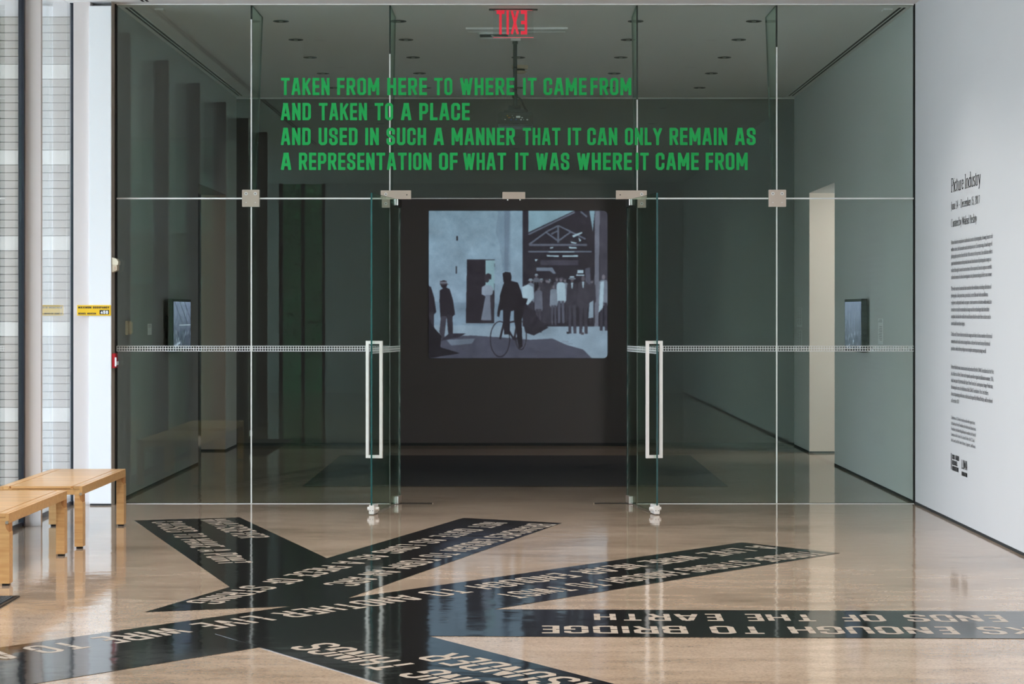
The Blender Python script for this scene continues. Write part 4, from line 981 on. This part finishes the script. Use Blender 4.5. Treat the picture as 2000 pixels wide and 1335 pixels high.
def tv(seed, kind):
    w, h = 96, 54; a = blank(w, h, (84, 94, 112)); g = np.linspace(1.12, .62, h)[:, None, None]; a *= g
    rr = random.Random(seed); a += snoise(h, w, 4, seed)[..., None]*7+snoise(h, w, 2, seed+1)[..., None]*4
    if kind == 'left':
        for x in (.05, .35, .62): ln(a, (x, 0), (x+.5, .5), .02, (50, 56, 66)); ln(a, (x-.2, .3), (x+.3, .8), .016, (50, 56, 66), .6)
        ln(a, (0, .5), (1, .49), .012, (130, 142, 152)); fillp(a, [(.02, .9), (.4, .82), (.4, .87), (.02, .96)], (130, 142, 156))
    else:
        for x in (.3, .45, .6): ln(a, (x, .2), (x, .7), .05, (104, 116, 134), .5)
        for x in (.1, .5, .85): ln(a, (x, 0), (x+.2, .4), .015, (60, 66, 78), .7)
    for i in range(46):
        x, y = rr.random(), rr.uniform(.6, .98); c = rr.choice([(36, 42, 54), (30, 34, 44), (120, 132, 148), (60, 70, 86)])
        fillp(a, ell(x, y, .012, .05, 8), c)
    return np.clip(a, 10, 255)
monitor(XR, 'right', 1.83, 2.67, 1.056, 1.494, tv(4, 'right'), 'black monitor on the right lobby wall beside the doorway', .42, .068)
monitor(XL, 'left', 1.94, 2.83, 1.050, 1.494, tv(9, 'left'), 'black monitor on the left lobby wall beside the black doorway', .42, .085)

# ------------------------------------------------------------------ cards, intercom and cover plates on the lobby walls
def card(x, side, y0, y1, z0, z1, label, m='card', th=.004, cols=1):
    e = thing('label_card', (x, (y0+y1)/2, z0), label, 'label')
    s = 1 if side == 'right' else -1
    MB().box(x-s*.0005, x-s*th, y0, y1, z0, z1).build('board', M[m], e)
    q = MB(); rr = random.Random(int(z0*1000)); n = int((z1-z0)/.013)
    for c in range(cols):
        a = y0+(y1-y0)*(c/cols+.08/cols); b = y0+(y1-y0)*((c+1)/cols-.08/cols)
        for k in range(1, n):
            if k in (3, 4, n-1) and cols == 1: continue
            z = z1-k*.013; bb = a+(b-a)*rr.uniform(.7, 1)
            q.poly([(x-s*(th+.0005), a, z), (x-s*(th+.0005), bb, z), (x-s*(th+.0005), bb, z+.003), (x-s*(th+.0005), a, z+.003)])
    q.build('print', M['grey_ink'], e, fix=False)
card(XR, 'right', 1.255, 1.44, 1.132, 1.333, 'white label card beside the right monitor, nearer the glass')
card(XR, 'right', 5.70, 6.02, 1.235, 1.43, 'upper of two grey text cards in the far right corner', cols=2)
card(XR, 'right', 5.70, 6.02, 1.00, 1.205, 'lower of two grey text cards in the far right corner', cols=2)
card(XL, 'left', 1.26, 1.42, 1.205, 1.292, 'small grey card on the left lobby wall before the monitor')
t = thing('intercom', (XL, .48, 1.2), 'beige wall intercom handset near the glass on the left lobby wall', 'intercom')
MB().box(XL+.0005, XL+.018, .37, .52, 1.215, 1.32).build('base_plate', M['beige'], t, bevel=.002)
MB().box(XL+.018, XL+.045, .385, .44, 1.222, 1.313).build('handset', M['beige'], t, bevel=.006)
MB().box(XL+.018, XL+.0185, .455, .51, 1.235, 1.30).build('keypad', M['black'], t)
# small round-holed socket on the back wall
# ------------------------------------------------------------------ ceiling: downlights, slots, vents, hatch, smoke detector
rowsY = [.84, 1.87, 3.0, 4.16, 5.35]; colsX = [-1.80, -.90, .02, .915, 1.82]
nm = ['nearest the glass', 'second from the glass', 'third from the glass', 'fourth from the glass', 'nearest the dark wall']
cn = ['leftmost', 'second', 'middle', 'fourth', 'rightmost']
proto_d = None
for ci, x in enumerate(colsX):
    for ri, y in enumerate(rowsY):
        if ci == 2 and ri in (0, 1, 3): continue
        lab = 'recessed ceiling downlight %s, in the %s row of lights' % (nm[ri], cn[ci])
        if proto_d is None:
            proto_d = thing('downlight', (x, y, ZC), lab, 'ceiling light', 'recessed downlights in the lobby ceiling')
            MB().ring((x, y), .047, .060, ZC-.004, ZC+.001).build('trim_ring', mat('dark_ring', srgb(70, 74, 74), .5), proto_d)
            MB().cyl((x, y), .047, ZC-.0015, ZC+.001, 'z', 24).build('baffle', M['matte_black'], proto_d)
            MB().cyl((x, y), .017, ZC-.006, ZC-.0015, 'z', 16).build('lamp', mat('lamp_lens', (.35, .35, .33), .3), proto_d)
            kids = [k for k in proto_d.children]
        else:
            r_ = proto_d.copy(); C.objects.link(r_); r_.location = (x, y, ZC); r_['label'] = lab
            for k in kids: c_ = k.copy(); C.objects.link(c_); c_.parent = r_
hk = 0
for y in (-1.9, -3.7, -5.5, -7.3, -9.1, -10.9, -12.7):
    for x in (-1.6, 0.0, 1.6):
        e = thing('hall_fill_lamp', (x, y, ZC)); e['kind'] = 'structure'  # unseen lamps added to brighten floor and soffit
        if hk == 0:
            MB().ring((x, y), .055, .07, ZC-.004, ZC+.001).build('trim_ring', M['white'], e)
            MB().cyl((x, y), .055, ZC-.0015, ZC+.001, 'z', 24).build('baffle', M['matte_black'], e); hkids = list(e.children)
        else:
            for k in hkids: c_ = k.copy(); C.objects.link(c_); c_.parent = e
        hk += 1
        l = bpy.data.lights.new('lamp', 'SPOT'); l.energy = LAMP_W; l.spot_size = math.radians(125); l.spot_blend = 1.0; l.shadow_soft_size = .05; l.color = (1.0, .96, .92)
        lo = bpy.data.objects.new('lamp', l); C.objects.link(lo); lo.parent = e; lo.location = (0, 0, -.03)
def slot(x, y0, y1, label):
    e = thing('air_slot', (x, (y0+y1)/2, ZC), label, 'air vent')
    MB().box(x-.036, x+.036, y0, y1, ZC-.002, ZC+.001).build('frame', M['ceiling'], e)
    for dx in (-.026, .006): MB().box(x+dx, x+dx+.018, y0+.01, y1-.01, ZC-.0035, ZC-.0018).build('slot', M['matte_black'], e)
slot(2.825, .14, 6.08, 'pair of long dark ceiling slots along the right lobby wall')
slot(-2.835, .14, 6.08, 'pair of long dark ceiling slots along the left lobby wall')
slot(-2.655, -12, -.12, 'pair of dark ceiling slots on the near side of the glass, at left')
for x, l in ((2.73, 'right'), (-2.62, 'left')):
    o = bx('ceiling_plate', (x-.032, x+.032, .20, .30, ZC-.012, ZC+.001), M['white'], bevel=.002)
    tag(o, 'small white ceiling cover plate near the top %s corner of the glass' % l, 'cover plate')
# hatch with an open box
t = thing('ceiling_panel', (0, 1.35, ZC), 'long white drop panel with an open cable box above the projector', 'ceiling panel')
q = MB(); q.box(-.395, .405, 1.18, 1.20, ZC-.014, ZC); q.box(-.395, .405, 1.40, 1.42, ZC-.006, ZC); q.box(-.395, -.38, 1.2, 1.4, ZC-.008, ZC); q.box(.39, .405, 1.2, 1.4, ZC-.008, ZC)
q.box(-.38, .39, 1.2, 1.4, ZC-.003, ZC); q.build('panel', M['white'], t)
q = MB(); q.box(-.305, -.292, 1.42, 1.72, ZC-.018, ZC); q.box(-.065, -.052, 1.42, 1.72, ZC-.018, ZC); q.box(-.305, -.052, 1.70, 1.715, ZC-.018, ZC); q.box(-.305, -.052, 1.42, 1.435, ZC-.018, ZC)
q.build('box_rim', M['white'], t)
bx('box_opening', (-.292, -.065, 1.435, 1.70, ZC-.004, ZC-.001), M['matte_black'], t)
MB().tube([(-.20, 1.58, ZC-.006), (-.17, 1.60, ZC-.016), (-.10, 1.62, ZC-.014), (-.03, 1.64, ZC-.02), (0, 1.66, ZC-.02)], .006).build('cable', M['white'], t)
# projector on its pole
rp = D/.89; 
t = thing('projector', (0, 1.76, 2.9), 'black video projector hanging from the ceiling on a black pole', 'projector')
X0 = -.008
MB().cyl((X0, 1.76), .0165, 3.05, ZC-.02, 'z', 16).build('pole', M['black'], t)
MB().cyl((X0, 1.76), .022, ZC-.05, ZC-.02, 'z', 16).cyl((X0, 1.76), .023, 3.12, 3.15, 'z', 16).cyl((X0, 1.76), .022, 3.05, 3.07, 'z', 16).build('collar', M['black'], t)
MB().box(X0-.035, X0+.045, 1.72, 1.80, ZC-.03, ZC).build('ceiling_mount', M['white'], t)
MB().box(X0-.055, X0+.045, 1.70, 1.82, 3.015, 3.055).box(X0-.09, X0+.09, 1.66, 1.86, 3.0, 3.015).build('bracket', M['black'], t)
MB().tube([(X0+.02, 1.73, 3.13), (X0+.05, 1.70, 3.10), (X0+.075, 1.68, 3.04), (X0+.10, 1.68, 3.0)], .008).build('cable', M['black'], t)
body = mat('projector_shell', (.02, .021, .023), .45)
MB().prism([(-.148, 2.895), (.138, 2.895), (.138, 2.975), (.130, 2.992), (-.138, 2.992), (-.148, 2.975)], 'y', 1.60, 1.92).build('shell', body, t, bevel=.004)
MB().box(-.138, .128, 1.6015, 1.597, 2.905, 2.965).build('port_panel', mat('port_panel', (.008, .008, .009), .6), t)
q = MB(); q.box(-.0, .034, 1.5975, 1.5955, 2.945, 2.961, 2)
for x, z, c, s_ in ((-.07, 2.962, 1, .004), (-.06, 2.947, 3, .004), (-.05, 2.947, 3, .004), (-.088, 2.932, 2, .005), (-.03, 2.962, 2, .003), (.0, 2.932, 4, .006), (-.04, 2.930, 4, .006), (.04, 2.93, 2, .006), (.09, 2.93, 2, .007), (.06, 2.93, 2, .003), (.048, 2.946, 2, .006), (-.02, 2.946, 2, .003)):
    q.box(x-s_, x+s_, 1.5975, 1.5955, z-s_*.7, z+s_*.7, c)
q.build('port', [M['black'], M['yellow'], M['white'], mat('orange_port', srgb(220, 130, 40), .5), mat('blue_port', srgb(40, 90, 160), .5)], t)
MB().cyl((-.105, 2.945), .016, 1.5975, 1.595, 'y', 20).build('fan_grille', mat('grille', (.03, .03, .03), .5), t)
MB().cyl((.07, 2.94), .03, 1.918, 1.94, 'y', 20).build('lens', M['black'], t)
MB().box(-.14, .13, 1.63, 1.9, 2.882, 2.895).build('under_tray', mat('tray', (.03, .035, .045), .4), t)
t = thing('smoke_detector', (.03, 3.6, ZC), 'beige smoke detector on the lobby ceiling behind the projector pole', 'smoke detector')
MB().cyl((.035, 3.6), .075, ZC, ZC-.03, 'z', 28, r2=.07).build('base', M['beige'], t)
MB().cyl((.035, 3.6), .045, ZC-.03, ZC-.05, 'z', 28).build('vent_band', M['black'], t)
MB().cyl((.035, 3.6), .066, ZC-.05, ZC-.07, 'z', 28, r2=.04).build('dome', M['beige'], t)
# exit sign behind the glass, read from the far side
t = thing('exit_sign', (-.02, .24, 3.4), 'red lit EXIT sign on clear acrylic, seen from behind, hanging from the ceiling', 'sign')
r_ = .9836; zx = lambda py: CAMZ+(610-py)/(PPM*r_); xx = lambda px: (px-1008)/(PPM*r_)
MB().box(xx(955), xx(1050), .215, .265, zx(20), ZC).build('mount_bar', mat('bronze_bar', srgb(70, 62, 60), .4), t)
MB().box(xx(963), xx(1042), .236, .244, zx(73), zx(20)).build('acrylic_panel', M['acrylic'], t)
MB().box(xx(963), xx(1042), .2355, .2445, zx(73.8), zx(72.8)).box(xx(966), xx(1040), .2345, .2455, zx(20.6), zx(19.2)).build('lit_edge', M['exit_edge'], t)
q = MB(); Q, wd = block_text('EXIT', .176, st=.145, gap=.12, xs=1.0)
add_text(q, Q, (xx(1029.5), .235, zx(67.5)), (-1, 0, 0), (0, 0, 1), sx=(xx(1029.5)-xx(970))/wd); q.build('letters', M['exit_red'], t, fix=False)
# small floor outlet on the left lobby side
t = thing('wall_outlet', (-1.95, YB, .42), 'small grey double outlet on the dark wall at far left', 'outlet')
MB().box(-2.765, -2.735, YB-.006, YB-.001, .10, .16).build('plate', M['card'], t)
